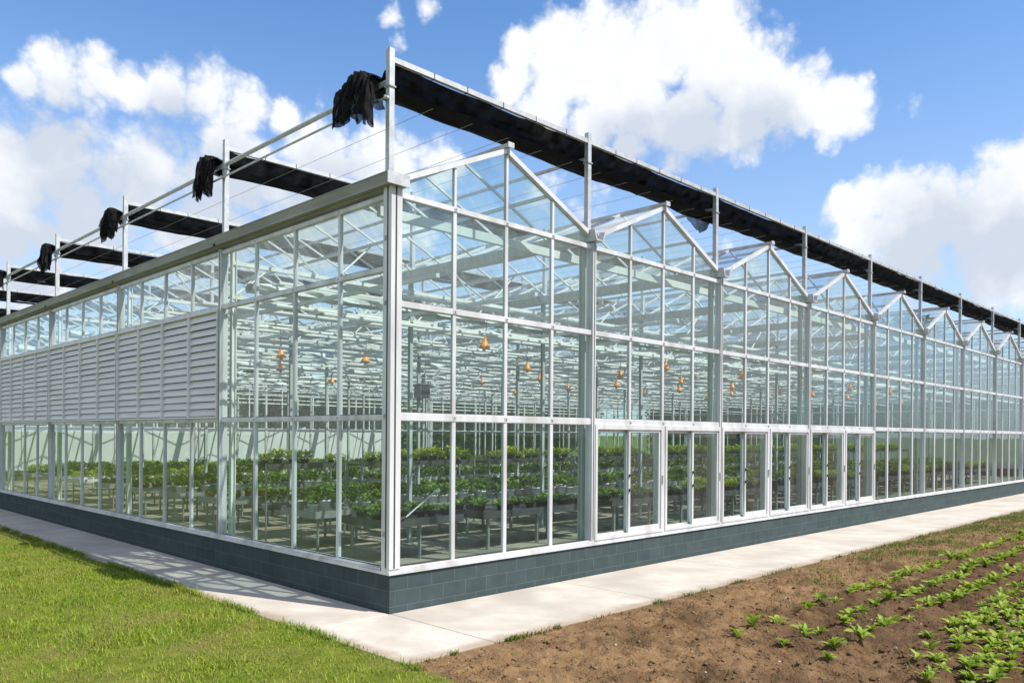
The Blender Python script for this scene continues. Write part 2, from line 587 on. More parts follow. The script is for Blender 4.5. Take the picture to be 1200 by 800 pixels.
M['ground'] = noise_mat("meadow", (0.07, 0.12, 0.02), (0.12, 0.15, 0.035), 0.4, 0.95, c3=(0.14, 0.13, 0.05), c3scale=0.05, spec=0.1)
M['soil'] = noise_mat("dug_brown_soil", (0.155, 0.094, 0.047), (0.255, 0.160, 0.083), 5, 0.95, bump=0.035, bscale=34, detail=9, c3=(0.092, 0.055, 0.029), c3scale=0.9, spec=0.15)
def damp_bed(m):
    # the planted bed is darker, freshly worked earth with a ragged edge
    nt = m.node_tree
    N, L = nt.nodes, nt.links
    b = N['Principled BSDF']
    src = b.inputs['Base Color'].links[0].from_socket
    g = N.new('ShaderNodeNewGeometry')
    sp = N.new('ShaderNodeSeparateXYZ')
    L.new(g.outputs['Position'], sp.inputs[0])
    n = N.new('ShaderNodeTexNoise')
    n.inputs['Scale'].default_value = 1.3
    n.inputs['Detail'].default_value = 7
    L.new(g.outputs['Position'], n.inputs['Vector'])
    a = N.new('ShaderNodeMath')
    a.operation = 'MULTIPLY_ADD'
    a.inputs[1].default_value = 2.6
    L.new(n.outputs['Fac'], a.inputs[0])
    L.new(sp.outputs['Y'], a.inputs[2])
    r = N.new('ShaderNodeMapRange')
    r.interpolation_type = 'SMOOTHSTEP'
    r.inputs['From Min'].default_value = -1.9
    r.inputs['From Max'].default_value = -3.0
    L.new(a.outputs[0], r.inputs['Value'])
    x = N.new('ShaderNodeMapRange')
    x.inputs['From Min'].default_value = 0.2
    x.inputs['From Max'].default_value = 3.0
    L.new(sp.outputs['X'], x.inputs['Value'])
    mu = N.new('ShaderNodeMath')
    mu.operation = 'MULTIPLY'
    L.new(r.outputs[0], mu.inputs[0])
    L.new(x.outputs[0], mu.inputs[1])
    mx = N.new('ShaderNodeMix')
    mx.data_type = 'RGBA'
    mx.blend_type = 'MULTIPLY'
    mx.inputs[7].default_value = (0.52, 0.50, 0.52, 1)
    L.new(mu.outputs[0], mx.inputs[0])
    L.new(src, mx.inputs[6])
    L.new(mx.outputs[2], b.inputs['Base Color'])


damp_bed(M['soil'])
M['clod'] = noise_mat("soil_clods", (0.13, 0.08, 0.04), (0.24, 0.15, 0.078), 7, 0.95, bump=0.01, bscale=70, spec=0.15)
damp_bed(M['clod'])
M['pebble'] = noise_mat("pale_pebbles", (0.42, 0.36, 0.28), (0.30, 0.25, 0.19), 20, 0.8)


def concrete_mat():
    m = noise_mat("pale_concrete", (0.545, 0.50, 0.45), (0.43, 0.39, 0.345), 1.6, 0.8, bump=0.004, bscale=60, c3=(0.39, 0.35, 0.31), c3scale=0.75, detail=9)
    return m


M['concrete'] = concrete_mat()


def edge_dirt(m):
    # soil washed onto the slab edges and a few old spills
    nt = m.node_tree
    N, L = nt.nodes, nt.links
    b = N['Principled BSDF']
    src = b.inputs['Base Color'].links[0].from_socket
    g = N.new('ShaderNodeNewGeometry')
    sp = N.new('ShaderNodeSeparateXYZ')
    L.new(g.outputs['Position'], sp.inputs[0])
    n = N.new('ShaderNodeTexNoise')
    n.inputs['Scale'].default_value = 2.2
    n.inputs['Detail'].default_value = 9
    n.inputs['Roughness'].default_value = 0.7
    L.new(g.outputs['Position'], n.inputs['Vector'])

    def near(sock, at):
        a = N.new('ShaderNodeMath')
        a.operation = 'MULTIPLY_ADD'
        a.inputs[1].default_value = -0.55
        L.new(n.outputs['Fac'], a.inputs[0])
        L.new(sock, a.inputs[2])
        r = N.new('ShaderNodeMapRange')
        r.interpolation_type = 'SMOOTHSTEP'
        r.inputs['From Min'].default_value = at - 0.02
        r.inputs['From Max'].default_value = at - 0.28
        r.inputs['To Max'].default_value = 0.75
        L.new(a.outputs[0], r.inputs['Value'])
        return r.outputs[0]
    mx_ = N.new('ShaderNodeMath')
    mx_.operation = 'MAXIMUM'
    L.new(near(sp.outputs['Y'], PATH_EDGE_Y), mx_.inputs[0])
    L.new(near(sp.outputs['X'], PATH_EDGE_X), mx_.inputs[1])
    mx = N.new('ShaderNodeMix')
    mx.data_type = 'RGBA'
    mx.inputs[7].default_value = (0.27, 0.20, 0.13, 1)
    L.new(mx_.outputs[0], mx.inputs[0])
    L.new(src, mx.inputs[6])
    L.new(mx.outputs[2], b.inputs['Base Color'])


PATH_EDGE_X, PATH_EDGE_Y = -1.26, -1.95
edge_dirt(M['concrete'])
M['joint'] = noise_mat("joint_dirt", (0.10, 0.09, 0.075), (0.15, 0.13, 0.10), 10, 0.95)


# ------------------------------------------------------------------ mesh helpers
class MB:
    """collects faces with a material slot each; build() links them as one mesh object"""

    def __init__(self):
        self.v, self.f, self.mi, self.mats = [], [], [], []

    def slot(self, m):
        if m not in self.mats:
            self.mats.append(m)
        return self.mats.index(m)

    def poly(self, pts, m):
        i = len(self.v)
        self.v.extend([tuple(p) for p in pts])
        self.f.append(tuple(range(i, i + len(pts))))
        self.mi.append(self.slot(m))

    def hexa(self, c, m):
        """8 corners: bottom ring 0-3, top ring 4-7"""
        i = len(self.v)
        self.v.extend([tuple(p) for p in c])
        s = self.slot(m)
        for q in ((3, 2, 1, 0), (4, 5, 6, 7), (0, 1, 5, 4), (1, 2, 6, 5), (2, 3, 7, 6), (3, 0, 4, 7)):
            self.f.append(tuple(i + k for k in q))
            self.mi.append(s)

    def box(self, x0, x1, y0, y1, z0, z1, m):
        x0, x1 = min(x0, x1), max(x0, x1)
        y0, y1 = min(y0, y1), max(y0, y1)
        self.hexa([(x0, y0, z0), (x1, y0, z0), (x1, y1, z0), (x0, y1, z0), (x0, y0, z1), (x1, y0, z1), (x1, y1, z1), (x0, y1, z1)], m)

    def tube(self, p, q, r, m, n=6, r2=None):
        p, q = Vector(p), Vector(q)
        d = (q - p)
        if d.length < 1e-6:
            return
        d.normalize()
        a = d.orthogonal().normalized()
        b = d.cross(a)
        i = len(self.v)
        s = self.slot(m)
        r2 = r if r2 is None else r2
        for c, rr in ((p, r), (q, r2)):
            for k in range(n):
                t = 2 * PI * k / n
                self.v.append(tuple(c + (a * math.cos(t) + b * math.sin(t)) * rr))
        for k in range(n):
            k2 = (k + 1) % n
            self.f.append((i + k, i + k2, i + n + k2, i + n + k))
            self.mi.append(s)
        self.f.append(tuple(i + k for k in reversed(range(n))))
        self.f.append(tuple(i + n + k for k in range(n)))
        self.mi += [s, s]

    def bar(self, p, q, w, h, m, up=(0, 0, 1)):
        """square bar from p to q"""
        p, q, up = Vector(p), Vector(q), Vector(up)
        d = (q - p).normalized()
        a = d.cross(up)
        if a.length < 1e-4:
            a = d.orthogonal()
        a.normalize()
        b = a.cross(d).normalized()
        a, b = a * w / 2, b * h / 2
        self.hexa([p - a - b, p + a - b, p + a + b, p - a + b, q - a - b, q + a - b, q + a + b, q - a + b], m)

    def lathe(self, prof, m, n=16, c=(0, 0, 0)):
        i = len(self.v)
        s = self.slot(m)
        for r, z in prof:
            for k in range(n):
                t = 2 * PI * k / n
                self.v.append((c[0] + r * math.cos(t), c[1] + r * math.sin(t), c[2] + z))
        for j in range(len(prof) - 1):
            for k in range(n):
                k2 = (k + 1) % n
                self.f.append((i + j * n + k, i + j * n + k2, i + (j + 1) * n + k2, i + (j + 1) * n + k))
                self.mi.append(s)

    def mesh(self, name, smooth=False):
        me = bpy.data.meshes.new(name)
        me.from_pydata(self.v, [], self.f)
        for m in self.mats:
            me.materials.append(m)
        me.polygons.foreach_set('material_index', self.mi)
        if smooth:
            me.polygons.foreach_set('use_smooth', [True] * len(self.f))
        me.update()
        return me

    def build(self, name, parent=None, smooth=False, loc=None):
        o = bpy.data.objects.new(name, self.mesh(name, smooth))
        COL.objects.link(o)
        if parent:
            o.parent = parent
        if loc is not None:
            o.location = loc
        return o


def np_mesh(name, verts, faces, mat, smooth=False, parent=None):
    """numpy arrays -> object (faces: (n,3) or (n,4) array)"""
    me = bpy.data.meshes.new(name)
    nv, (nf, k) = len(verts), faces.shape
    me.vertices.add(nv)
    me.vertices.foreach_set('co', np.asarray(verts, dtype=np.float32).ravel())
    me.loops.add(nf * k)
    me.loops.foreach_set('vertex_index', faces.astype(np.int32).ravel())
    me.polygons.add(nf)
    me.polygons.foreach_set('loop_start', np.arange(0, nf * k, k, dtype=np.int32))
    me.materials.append(mat)
    me.update(calc_edges=True)
    if smooth:
        me.polygons.foreach_set('use_smooth', np.ones(nf, dtype=bool))
    o = bpy.data.objects.new(name, me)
    COL.objects.link(o)
    if parent:
        o.parent = parent
    return o


def empty(name, loc=(0, 0, 0), rz=0.0):
    o = bpy.data.objects.new(name, None)
    o.empty_display_size = 0.2
    o.location = loc
    o.rotation_euler = (0, 0, rz)
    COL.objects.link(o)
    return o


def tag(o, label=None, cat=None, group=None, kind=None):
    for k, v in (('label', label), ('category', cat), ('group', group), ('kind', kind)):
        if v:
            o[k] = v
    return o


def copy_tree(o, parent=None):
    c = o.copy()
    COL.objects.link(c)
    if parent:
        c.parent = parent
    for ch in list(o.children):
        copy_tree(ch, c)
    return c


# smooth value noise on numpy arrays
_tab = rng.random((256, 256))


def vnoise(x, y):
    xi, yi = np.floor(x).astype(int), np.floor(y).astype(int)
    fx, fy = x - xi, y - yi
    fx, fy = fx * fx * (3 - 2 * fx), fy * fy * (3 - 2 * fy)
    g = lambda a, b: _tab[a % 256, b % 256]
    return (g(xi, yi) * (1 - fx) + g(xi + 1, yi) * fx) * (1 - fy) + (g(xi, yi + 1) * (1 - fx) + g(xi + 1, yi + 1) * fx) * fy - 0.5


def fbm(x, y, oct=4, gain=0.5):
    s, a = np.zeros_like(x, dtype=float), 1.0
    for k in range(oct):
        s += a * vnoise(x * 2 ** k + 17.3 * k, y * 2 ** k + 9.1 * k)
        a *= gain
    return s


# ------------------------------------------------------------------ site dimensions
BAY, NB = 4.0, 12             # roof bays along X
SEC, NS = 4.745, 7            # truss sections along Y
W, D = BAY * NB, SEC * NS
SILL, T1, T2, T3 = 0.56, 2.49, 3.93, 5.32
L1, L2, L3 = 2.48, 4.38, 5.30
EAVE, RIDGE = 5.50, 6.40
PATH_X, PATH_Y = -1.26, -1.95

# ------------------------------------------------------------------ ground
def grid_mesh(name, xs, ys, zf, mat, smooth=True):
    X, Y = np.meshgrid(xs, ys, indexing='ij')
    Z = zf(X, Y)
    v = np.stack([X, Y, Z], -1).reshape(-1, 3)
    nx, ny = len(xs), len(ys)
    i = np.arange(nx * ny).reshape(nx, ny)
    f = np.stack([i[:-1, :-1], i[1:, :-1], i[1:, 1:], i[:-1, 1:]], -1).reshape(-1, 4)
    return np_mesh(name, v, f, mat, smooth)


mb = MB()
R_ = 3000
n_ = 64
mb.poly([(R_ * math.cos(2 * PI * k / n_) + 20, R_ * math.sin(2 * PI * k / n_) + 15, -0.16) for k in range(n_)], M['ground'])
tag(mb.build('ground'), kind='structure')


def lawn_h(X, Y):
    edge = np.clip((PATH_X - X) / 0.6, 0, 1)
    return -0.012 + edge * (0.05 * fbm(X * 0.9, Y * 0.9, 3) + 0.02)


tag(grid_mesh('lawn', np.concatenate([np.linspace(-40, -16, 16), np.linspace(-15, PATH_X + 0.03, 130)]),
              np.concatenate([np.linspace(-40, -14, 16), np.linspace(-13, 40, 220)]), lawn_h, M['lawn']), kind='structure')

ROW_Y = [-3.74, -4.30, -4.82, -5.55]


def soil_h(X, Y):
    e = np.clip(np.minimum((PATH_Y - Y) / 0.5, (X - (PATH_X - 0.05)) / 0.4), 0, 1)
    h = 0.075 * fbm(X * 1.7, Y * 1.7, 3) + 0.06 * fbm(X * 5, Y * 5, 2) + 0.055 * np.abs(fbm(X * 7 + 3, Y * 7, 2)) + 0.05 * np.abs(fbm(X * 15 + 3, Y * 15, 3))
    ridge = np.zeros_like(X)
    for ry in ROW_Y + [-6.2, -6.75, -7.3, -7.9]:
        ridge += 0.035 * np.exp(-((Y - ry) / 0.17) ** 2)
    ramp = np.clip((X - 0.6) / 1.5, 0, 1)
    return -0.02 + e * (h + ridge * ramp + 0.01)


xs = np.concatenate([np.arange(PATH_X - 0.06, 7.0, 0.024), np.arange(7.0, 14, 0.05), np.arange(14.0, 24, 0.12), np.linspace(24.2, 75, 100)])
ys = np.concatenate([np.linspace(-40, -12, 30), np.arange(-11.8, -8.4, 0.12), np.arange(-8.4, PATH_Y + 0.03, 0.026)])
tag(grid_mesh('soil', xs, ys, soil_h, M['soil']), kind='structure')

# concrete path round the building: slabs with tooled joints
mb = MB()


def slab(x0, x1, y0, y1):
    z0, z1, b = -0.12, 0.0, 0.006
    mb.box(x0, x1, y0, y1, z0, z1 - b, M['concrete'])
    mb.hexa([(x0, y0, z1 - b + 1e-4), (x1, y0, z1 - b + 1e-4), (x1, y1, z1 - b + 1e-4), (x0, y1, z1 - b + 1e-4),
             (x0 + b, y0 + b, z1), (x1 - b, y0 + b, z1), (x1 - b, y1 - b, z1), (x0 + b, y1 - b, z1)], M['concrete'])


gj = 0.008
xe = [PATH_X, -0.03] + [3.2 * k for k in range(1, 24)]
for a, b in zip(xe[:-1], xe[1:]):
    slab(a + gj, b - gj, PATH_Y, -0.06)
ye = [-0.06] + [3.3 * k - 0.2 for k in range(1, 13)]
for a, b in zip(ye[:-1], ye[1:]):
    slab(PATH_X, -0.06, a + gj, b - gj)
mb.box(PATH_X + 0.01, 73, PATH_Y + 0.01, -0.06, -0.13, -0.014, M['joint'])
mb.box(PATH_X + 0.01, -0.06, -0.059, 39, -0.13, -0.014, M['joint'])
tag(mb.build('path'), kind='structure')

mb = MB()
mb.box(0.0, W, 0.0, D, -0.1, 0.03, M['floor'])
tag(mb.build('floor'), kind='structure')

# ------------------------------------------------------------------ greenhouse
GH = tag(empty('greenhouse', (0, 0, 0)), 'large glass greenhouse with a zigzag row of roof gables on a slate block base', 'greenhouse')
RIGHT = lambda a, o, z: (a, -o, z)
LEFT = lambda a, o, z: (-o, a, z)
FARX = lambda a, o, z: (W + o, a, z)
FARY = lambda a, o, z: (a, D + o, z)


def fbox(mb, F, a0, a1, o0, o1, z0, z1, m):
    p, q = F(a0, o0, z0), F(a1, o1, z1)
    mb.box(p[0], q[0], p[1], q[1], z0, z1, m)


def jit():
    return random.uniform(-0.0016, 0.0016)


def fpane(mb, F, a0, a1, z0, z1, m, o=0.0):
    mb.poly([F(a0, o + jit(), z0), F(a1, o + jit(), z0), F(a1, o + jit(), z1), F(a0, o + jit(), z1)], m)


def window(F, a0, a1, z0, z1, cols, gm, mw=0.038, depth=(-0.032, 0.024)):
    """mullions, seals and rails of one bay and row; the panes are its sub-part"""
    w = MB()
    n = len(cols) - 1
    r = 0.009 if F is LEFT else 0.011
    for k in range(n):
        c0 = a0 if k == 0 else cols[k] + mw / 2
        c1 = a1 if k == n - 1 else cols[k + 1] - mw / 2
        # slim sash around each pane, butted
        fbox(w, F, c0, c0 + r, -0.02, 0.022, z0, z1, M['alu'])
        fbox(w, F, c1 - r, c1, -0.02, 0.022, z0, z1, M['alu'])
        fbox(w, F, c0 + r, c1 - r, -0.02, 0.022, z0, z0 + r, M['alu'])
        fbox(w, F, c0 + r, c1 - r, -0.02, 0.022, z1 - r, z1, M['alu'])
        fbox(w, F, c0 + r, c1 - r, -0.012, 0.012, z0 + r, z0 + r + 0.008, M['seal'])
        if k:
            fbox(w, F, cols[k] - mw / 2, cols[k] + mw / 2, depth[0], depth[1], z0, z1, M['alu'])
    wo = w.build('window', GH)
    g = MB()
    for k in range(n):
        c0 = a0 if k == 0 else cols[k] + mw / 2
        c1 = a1 if k == n - 1 else cols[k + 1] - mw / 2
        fpane(g, F, c0 + 0.01, c1 - 0.01, z0 + 0.01, z1 - 0.01, gm)
    g.build('pane', wo)
    return wo


def part(name, fn, parent=GH, smooth=False):
    m_ = MB()
    fn(m_)
    return m_.build(name, parent, smooth)


# base walls and sills
BT = 0.485
part('base_wall', lambda m: fbox(m, RIGHT, -0.045, W + 0.045, -0.16, 0.045, -0.1, BT, M['block']))
part('base_wall', lambda m: m.box(-0.045, 0.16, 0.161, D, -0.1, BT, M['block']))
part('base_wall', lambda m: m.box(W - 0.16, W + 0.045, 0.161, D, -0.1, BT, M['block']))
part('base_wall', lambda m: m.box(0.161, W - 0.161, D - 0.16, D + 0.045, -0.1, BT, M['block']))


def sill(m, F, a0, a1):
    fbox(m, F, a0, a1, -0.14, 0.075, BT + 0.001, SILL - 0.035, M['alu'])
    fbox(m, F, a0, a1, -0.09, 0.06, SILL - 0.034, SILL, M['alu'])


part('sill', lambda m: sill(m, RIGHT, -0.075, W))
part('sill', lambda m: sill(m, LEFT, 0.141, D))
part('sill', lambda m: sill(m, FARX, 0.141, D))
part('sill', lambda m: sill(m, FARY, 0.0, W))
part('eave_flashing', lambda m: m.box(-0.07, 0.07, 0.12, D, 5.372, 5.40, M['gutter']))

# corner post
def corner(m):
    m.box(-0.075, 0.095, -0.075, 0.095, SILL, 5.42, M['alu'])
    m.box(-0.079, -0.0755, -0.01, 0.012, SILL + .01, 5.41, M['seal'])
    m.box(-0.01, 0.012, -0.079, -0.0755, SILL + .01, 5.41, M['seal'])
    for z in (1.0, 2.49, 3.93, 4.75):
        m.box(-0.083, -0.0755, 0.03, 0.06, z - 0.03, z + 0.03, M['gutter'])


part('corner_post', corner)

TH = 0.030
for k in range(NB):
    x0, x1 = k * BAY, (k + 1) * BAY
    a0 = x0 + (0.095 if k == 0 else 0.04)
    a1 = x1 - 0.04
    cols = [x0, x0 + 1.03, x0 + 2.02, x0 + 3.02, x1]
    part('post', lambda m: (fbox(m, RIGHT, x1 - 0.04, x1 + 0.04, -0.08, 0.06, SILL, 5.39, M['alu']),
                            fbox(m, RIGHT, x1 - 0.008, x1 + 0.008, 0.0605, 0.064, SILL + .02, 5.36, M['seal'])))
    part('column', lambda m: (m.box(x1 - 0.045, x1 + 0.045, 0.15, 0.164, 0.03, 5.38, M['column']),
                              m.box(x1 - 0.01, x1 + 0.01, 0.1641, 0.22, 0.03, 5.38, M['column']),
                              m.box(x1 - 0.045, x1 + 0.045, 0.2201, 0.234, 0.03, 5.38, M['column'])))
    for z in (T1, T2, T3):
        h = 0.034 if z != T1 else 0.045
        part('transom', lambda m: (fbox(m, RIGHT, a0, a1, -0.045, 0.034, z - h, z + h, M['alu']),
                                   [fbox(m, RIGHT, c_ - 0.028, c_ + 0.028, 0.0342, 0.040, z - 0.022, z + 0.022, M['galv']) for c_ in cols[1:-1]],
                                   [fbox(m, RIGHT, c_ - 0.007, c_ + 0.007, 0.0402, 0.046, z - 0.007, z + 0.007, M['seal']) for c_ in cols[1:-1]]))
    if k in (1, 2, 3):
        # two sliding doors with one leaf slid behind the other
        part('door_post', lambda m: fbox(m, RIGHT, x0 + 1.965, x0 + 2.045, -0.07, 0.055, SILL, T1 - 0.045, M['alu']))
        for d0, d1 in ((a0, x0 + 1.965), (x0 + 2.045, a1)):
            zt = T1 - 0.045
            w = MB()
            for (p, q, zz0, zz1) in ((d0, d0 + 0.055, SILL, zt), (d1 - 0.055, d1, SILL, zt), (d0 + 0.055, d1 - 0.055, zt - 0.075, zt), (d0 + 0.055, d1 - 0.055, SILL, SILL + 0.05)):
                fbox(w, RIGHT, p, q, -0.1, 0.075, zz0, zz1, M['alu'])
            dr = w.build('sliding_door', GH)
            mid = (d0 + d1) / 2
            for (p, q, o) in ((mid - 0.035, d1 - 0.055, 0.03), (d0 + 0.055, mid + 0.03, -0.05)):
                lf = MB()
                zb, zc = SILL + 0.05, zt - 0.075
                wl, wb = (0.05, 0.09) if o > 0 else (0.022, 0.03)
                for (s0, s1, s2, s3) in ((p, p + wl, zb, zc), (q - 0.045, q, zb, zc), (p + wl, q - 0.045, zb, zb + wb), (p + wl, q - 0.045, zc - 0.045, zc)):
                    fbox(lf, RIGHT, s0, s1, o - 0.02, o + 0.02, s2 + 0.001, s3 - 0.001, M['alu'])
                lf.build('leaf', dr)
                pn = MB()
                fpane(pn, RIGHT, p + wl - 0.008, q - 0.035, zb + wb - 0.008, zc - 0.038, M['glass_door'] if o > 0 else M['glass_r'], o)
                pn.build('pane', dr)
            hd = MB()
            for zz in (SILL + 0.75, SILL + 1.0):
                fbox(hd, RIGHT, mid - 0.028, mid - 0.002, 0.0505, 0.075, zz, zz + 0.05, M['seal'])
            fbox(hd, RIGHT, d1 - 0.04, d1 - 0.012, 0.0755, 0.095, SILL + 0.85, SILL + 1.0, M['gutter'])
            hd.build('handle', dr)
    else:
        window(RIGHT, a0, a1, SILL, T1 - 0.045, cols, M['glass_r'], mw=0.045 if k < 4 else 0.06)
    window(RIGHT, a0, a1, T1 + 0.045, T2 - 0.034, cols, M['glass_r'])
    window(RIGHT, a0, a1, T2 + 0.034, T3 - 0.034, cols, M['glass_ru'])
    # gable
    xr = x0 + BAY / 2
    zf = lambda x: EAVE - 0.03 + (RIDGE - EAVE) * (1 - abs(x - xr) / (BAY / 2))
    w = MB()
    for (p, q) in ((x0 + 0.10, xr), (x1 - 0.10, xr)):
        w.bar((p, -0.01, zf(p)), (q, -0.01, zf(q)), 0.09, 0.07, M['alu'])
    for c in cols[1:-1]:
        w.box(c - 0.02, c + 0.02, -0.03, 0.022, T3 + 0.034, zf(c) - 0.05, M['alu'])
    gw = w.build('gable_window', GH)
    g = MB()
    for c0, c1 in zip(cols[:-1], cols[1:]):
        p, q = c0 + (0.12 if c0 == x0 else 0.02), c1 - (0.12 if c1 == x1 else 0.02)
        pts = [(p, 0, T3 + 0.034), (q, 0, T3 + 0.034), (q, 0, zf(q) - 0.03), (p, 0, zf(p) - 0.03)]
        g.poly([(a, jit(), c) for a, b, c in pts], M['glass_ru'])
    g.build('pane', gw)
    # ridge and roof slopes
    part('ridge', lambda m: (m.box(xr - 0.04, xr + 0.04, -0.10, D, RIDGE + 0.005, RIDGE + 0.06, M['alu']),
                             m.box(xr - 0.06, xr + 0.06, -0.125, -0.101, RIDGE - 0.005, RIDGE + 0.07, M['galv'])))
    for s, (xa, xb) in enumerate(((x0 + 0.10, xr - 0.05), (x1 - 0.10, xr + 0.05))):
        za, zb = zf(xa) + 0.055, zf(xb) + 0.055
        w = MB()
        for j in range(1, 36):
            y = D * j / 36
            w.bar((xa, y, za + 0.012), (xb, y, zb + 0.012), 0.03, 0.04, M['alu'])
        xm, zm = (xa + xb) / 2, (za + zb) / 2
        w.bar((xm, 0.06, zm - 0.045), (xm, D, zm - 0.045), 0.04, 0.05, M['alu_in'])
        rs = w.build('roof_slope', GH)
        g = MB()
        for j in range(36):
            y0, y1 = D * j / 36, D * (j + 1) / 36
            if j == 0:
                y0 = -0.04
            q = [jit() * 2 for _ in range(4)]
            g.poly([(xa, y0, za + q[0]), (xb, y0, zb + q[1]), (xb, y1, zb + q[2]), (xa, y1, za + q[3])], M['glass_roof'])
        g.build('pane', rs)

# gutters in the valleys, with open trough ends over the wall
def gutter(m, x, lo=-0.15, hi=0.15):
    y0, y1 = -0.17, D + 0.1
    pr = [(lo, 0.17), (lo + 0.03, 0.17), (lo * 0.55 + 0.012, 0.02), (hi * 0.55 - 0.012, 0.02), (hi - 0.03, 0.17), (hi, 0.17), (hi * 0.6, 0.0), (lo * 0.6, 0.0)]
    z = 5.40
    n = len(pr)
    for i in range(n):
        (a, b), (c, d) = pr[i], pr[(i + 1) % n]
        m.poly([(x + a, y0, z + b), (x + c, y0, z + d), (x + c, y1, z + d), (x + a, y1, z + b)], M['galv'])
    for q in ((0, 1, 2, 7), (7, 2, 3, 6), (6, 3, 4, 5)):
        m.poly([(x + pr[i][0], y0, z + pr[i][1]) for i in q], M['galv'])


for k in range(1, NB):
    part('gutter', lambda m: gutter(m, k * BAY))
part('gutter', lambda m: gutter(m, W))


def eave_gutter(m):
    z = 5.40
    m.box(-0.15, 0.14, -0.13, D + 0.1, z + 0.001, z + 0.03, M['gutter'])
    m.hexa([(-0.15, -0.13, z + 0.031), (-0.13, -0.13, z + 0.031), (-0.13, D, z + 0.031), (-0.15, D, z + 0.031),
            (-0.18, -0.13, z + 0.13), (-0.158, -0.13, z + 0.13), (-0.158, D, z + 0.13), (-0.18, D, z + 0.13)], M['gutter'])
    m.box(0.115, 0.14, -0.13, D, z + 0.031, z + 0.15, M['gutter'])
    m.box(-0.19, -0.158, -0.13, D, z + 0.131, z + 0.142, M['gutter'])
    m.box(-0.19, 0.15, -0.152, -0.131, z - 0.006, z + 0.145, M['galv'])
    for j in range(NS):
        m.box(-0.17, -0.151, j * SEC + SEC - 0.03, j * SEC + SEC + 0.03, z - 0.02, z + 0.03, M['seal'])


part('gutter', eave_gutter)

# left wall
for n in range(NS):
    y0, y1 = n * SEC, (n + 1) * SEC
    a0 = y0 + (0.095 if n == 0 else 0.036)
    a1 = y1 - 0.036
    cols = [y0 + (y1 - y0) * j / 4 for j in range(5)]
    part('post', lambda m: (fbox(m, LEFT, y1 - 0.036, y1 + 0.036, -0.08, 0.06, SILL, 5.35, M['alu']),
                            fbox(m, LEFT, y1 - 0.008, y1 + 0.008, 0.0605, 0.064, SILL + .02, 5.34, M['seal'])))
    part('column', lambda m: (m.box(0.15, 0.164, y1 - 0.045, y1 + 0.045, 0.03, 5.38, M['alu_in']),
                              m.box(0.1641, 0.22, y1 - 0.01, y1 + 0.01, 0.03, 5.38, M['alu_in']),
                              m.box(0.2201, 0.234, y1 - 0.045, y1 + 0.045, 0.03, 5.38, M['alu_in'])))
    for z in (L1, L2, L3):
        part('transom', lambda m: (fbox(m, LEFT, a0, a1, -0.045, 0.034, z - TH, z + TH, M['alu']),
                                   [fbox(m, LEFT, c_ - 0.007, c_ + 0.007, 0.0342, 0.041, z - 0.007, z + 0.007, M['seal']) for c_ in cols[1:-1]]))
    window(LEFT, a0, a1, SILL, L1 - TH, cols, M['glass_l'], mw=0.04)
    window(LEFT, a0, a1, L2 + TH, L3 - TH, cols, M['glass_lu'])
    if n == 0:
        window(LEFT, a0, a1, L1 + TH, L2 - TH, cols, M['glass_l'])
    else:
        for j in range(4):
            p, q = (a0 if j == 0 else cols[j] + 0.002), (a1 if j == 3 else cols[j + 1] - 0.002)
            w = MB()
            za, zb = L1 + TH + 0.002, L2 - TH - 0.002
            fbox(w, LEFT, p, q, -0.03, -0.012, za, zb, M['louvre_back'])  # dark sheet added behind the slats to block light
            fbox(w, LEFT, p, p + 0.024, -0.011, 0.085, za, zb, M['louvre'])
            fbox(w, LEFT, q - 0.024, q, -0.011, 0.085, za, zb, M['louvre'])
            fbox(w, LEFT, p + 0.024, q - 0.024, -0.011, 0.08, zb - 0.03, zb, M['louvre'])
            fbox(w, LEFT, p + 0.024, q - 0.024, -0.011, 0.08, za, za + 0.03, M['louvre'])
            ns = 14
            for s in range(ns):
                z = za + 0.035 + (zb - za - 0.07) * s / ns
                h = (zb - za - 0.07) / ns
                tl = random.uniform(-0.007, 0.007)
                c = [LEFT(p + 0.025, 0.056 + tl, z + 0.008), LEFT(p + 0.025, 0.048 + tl, z + 0.008), LEFT(p + 0.025, 0.006, z + h * 0.99), LEFT(p + 0.025, 0.02, z + h * 0.99)]
                e = [LEFT(q - 0.025, 0.056 + tl, z + 0.008), LEFT(q - 0.025, 0.048 + tl, z + 0.008), LEFT(q - 0.025, 0.006, z + h * 0.99), LEFT(q - 0.025, 0.02, z + h * 0.99)]
                w.hexa(c + e, M['louvre'])
            w.build('louvre_panel', GH)

for n in range(1, NS):  # boxes added behind the louvres to block sun and darken the path outside
    part('sun_blocker', lambda m: m.box(0.20, 0.50, n * SEC + (0.9 if n == 1 else 0.12), (n + 1) * SEC - 0.1, L1 + 0.02, L2, M['column']))

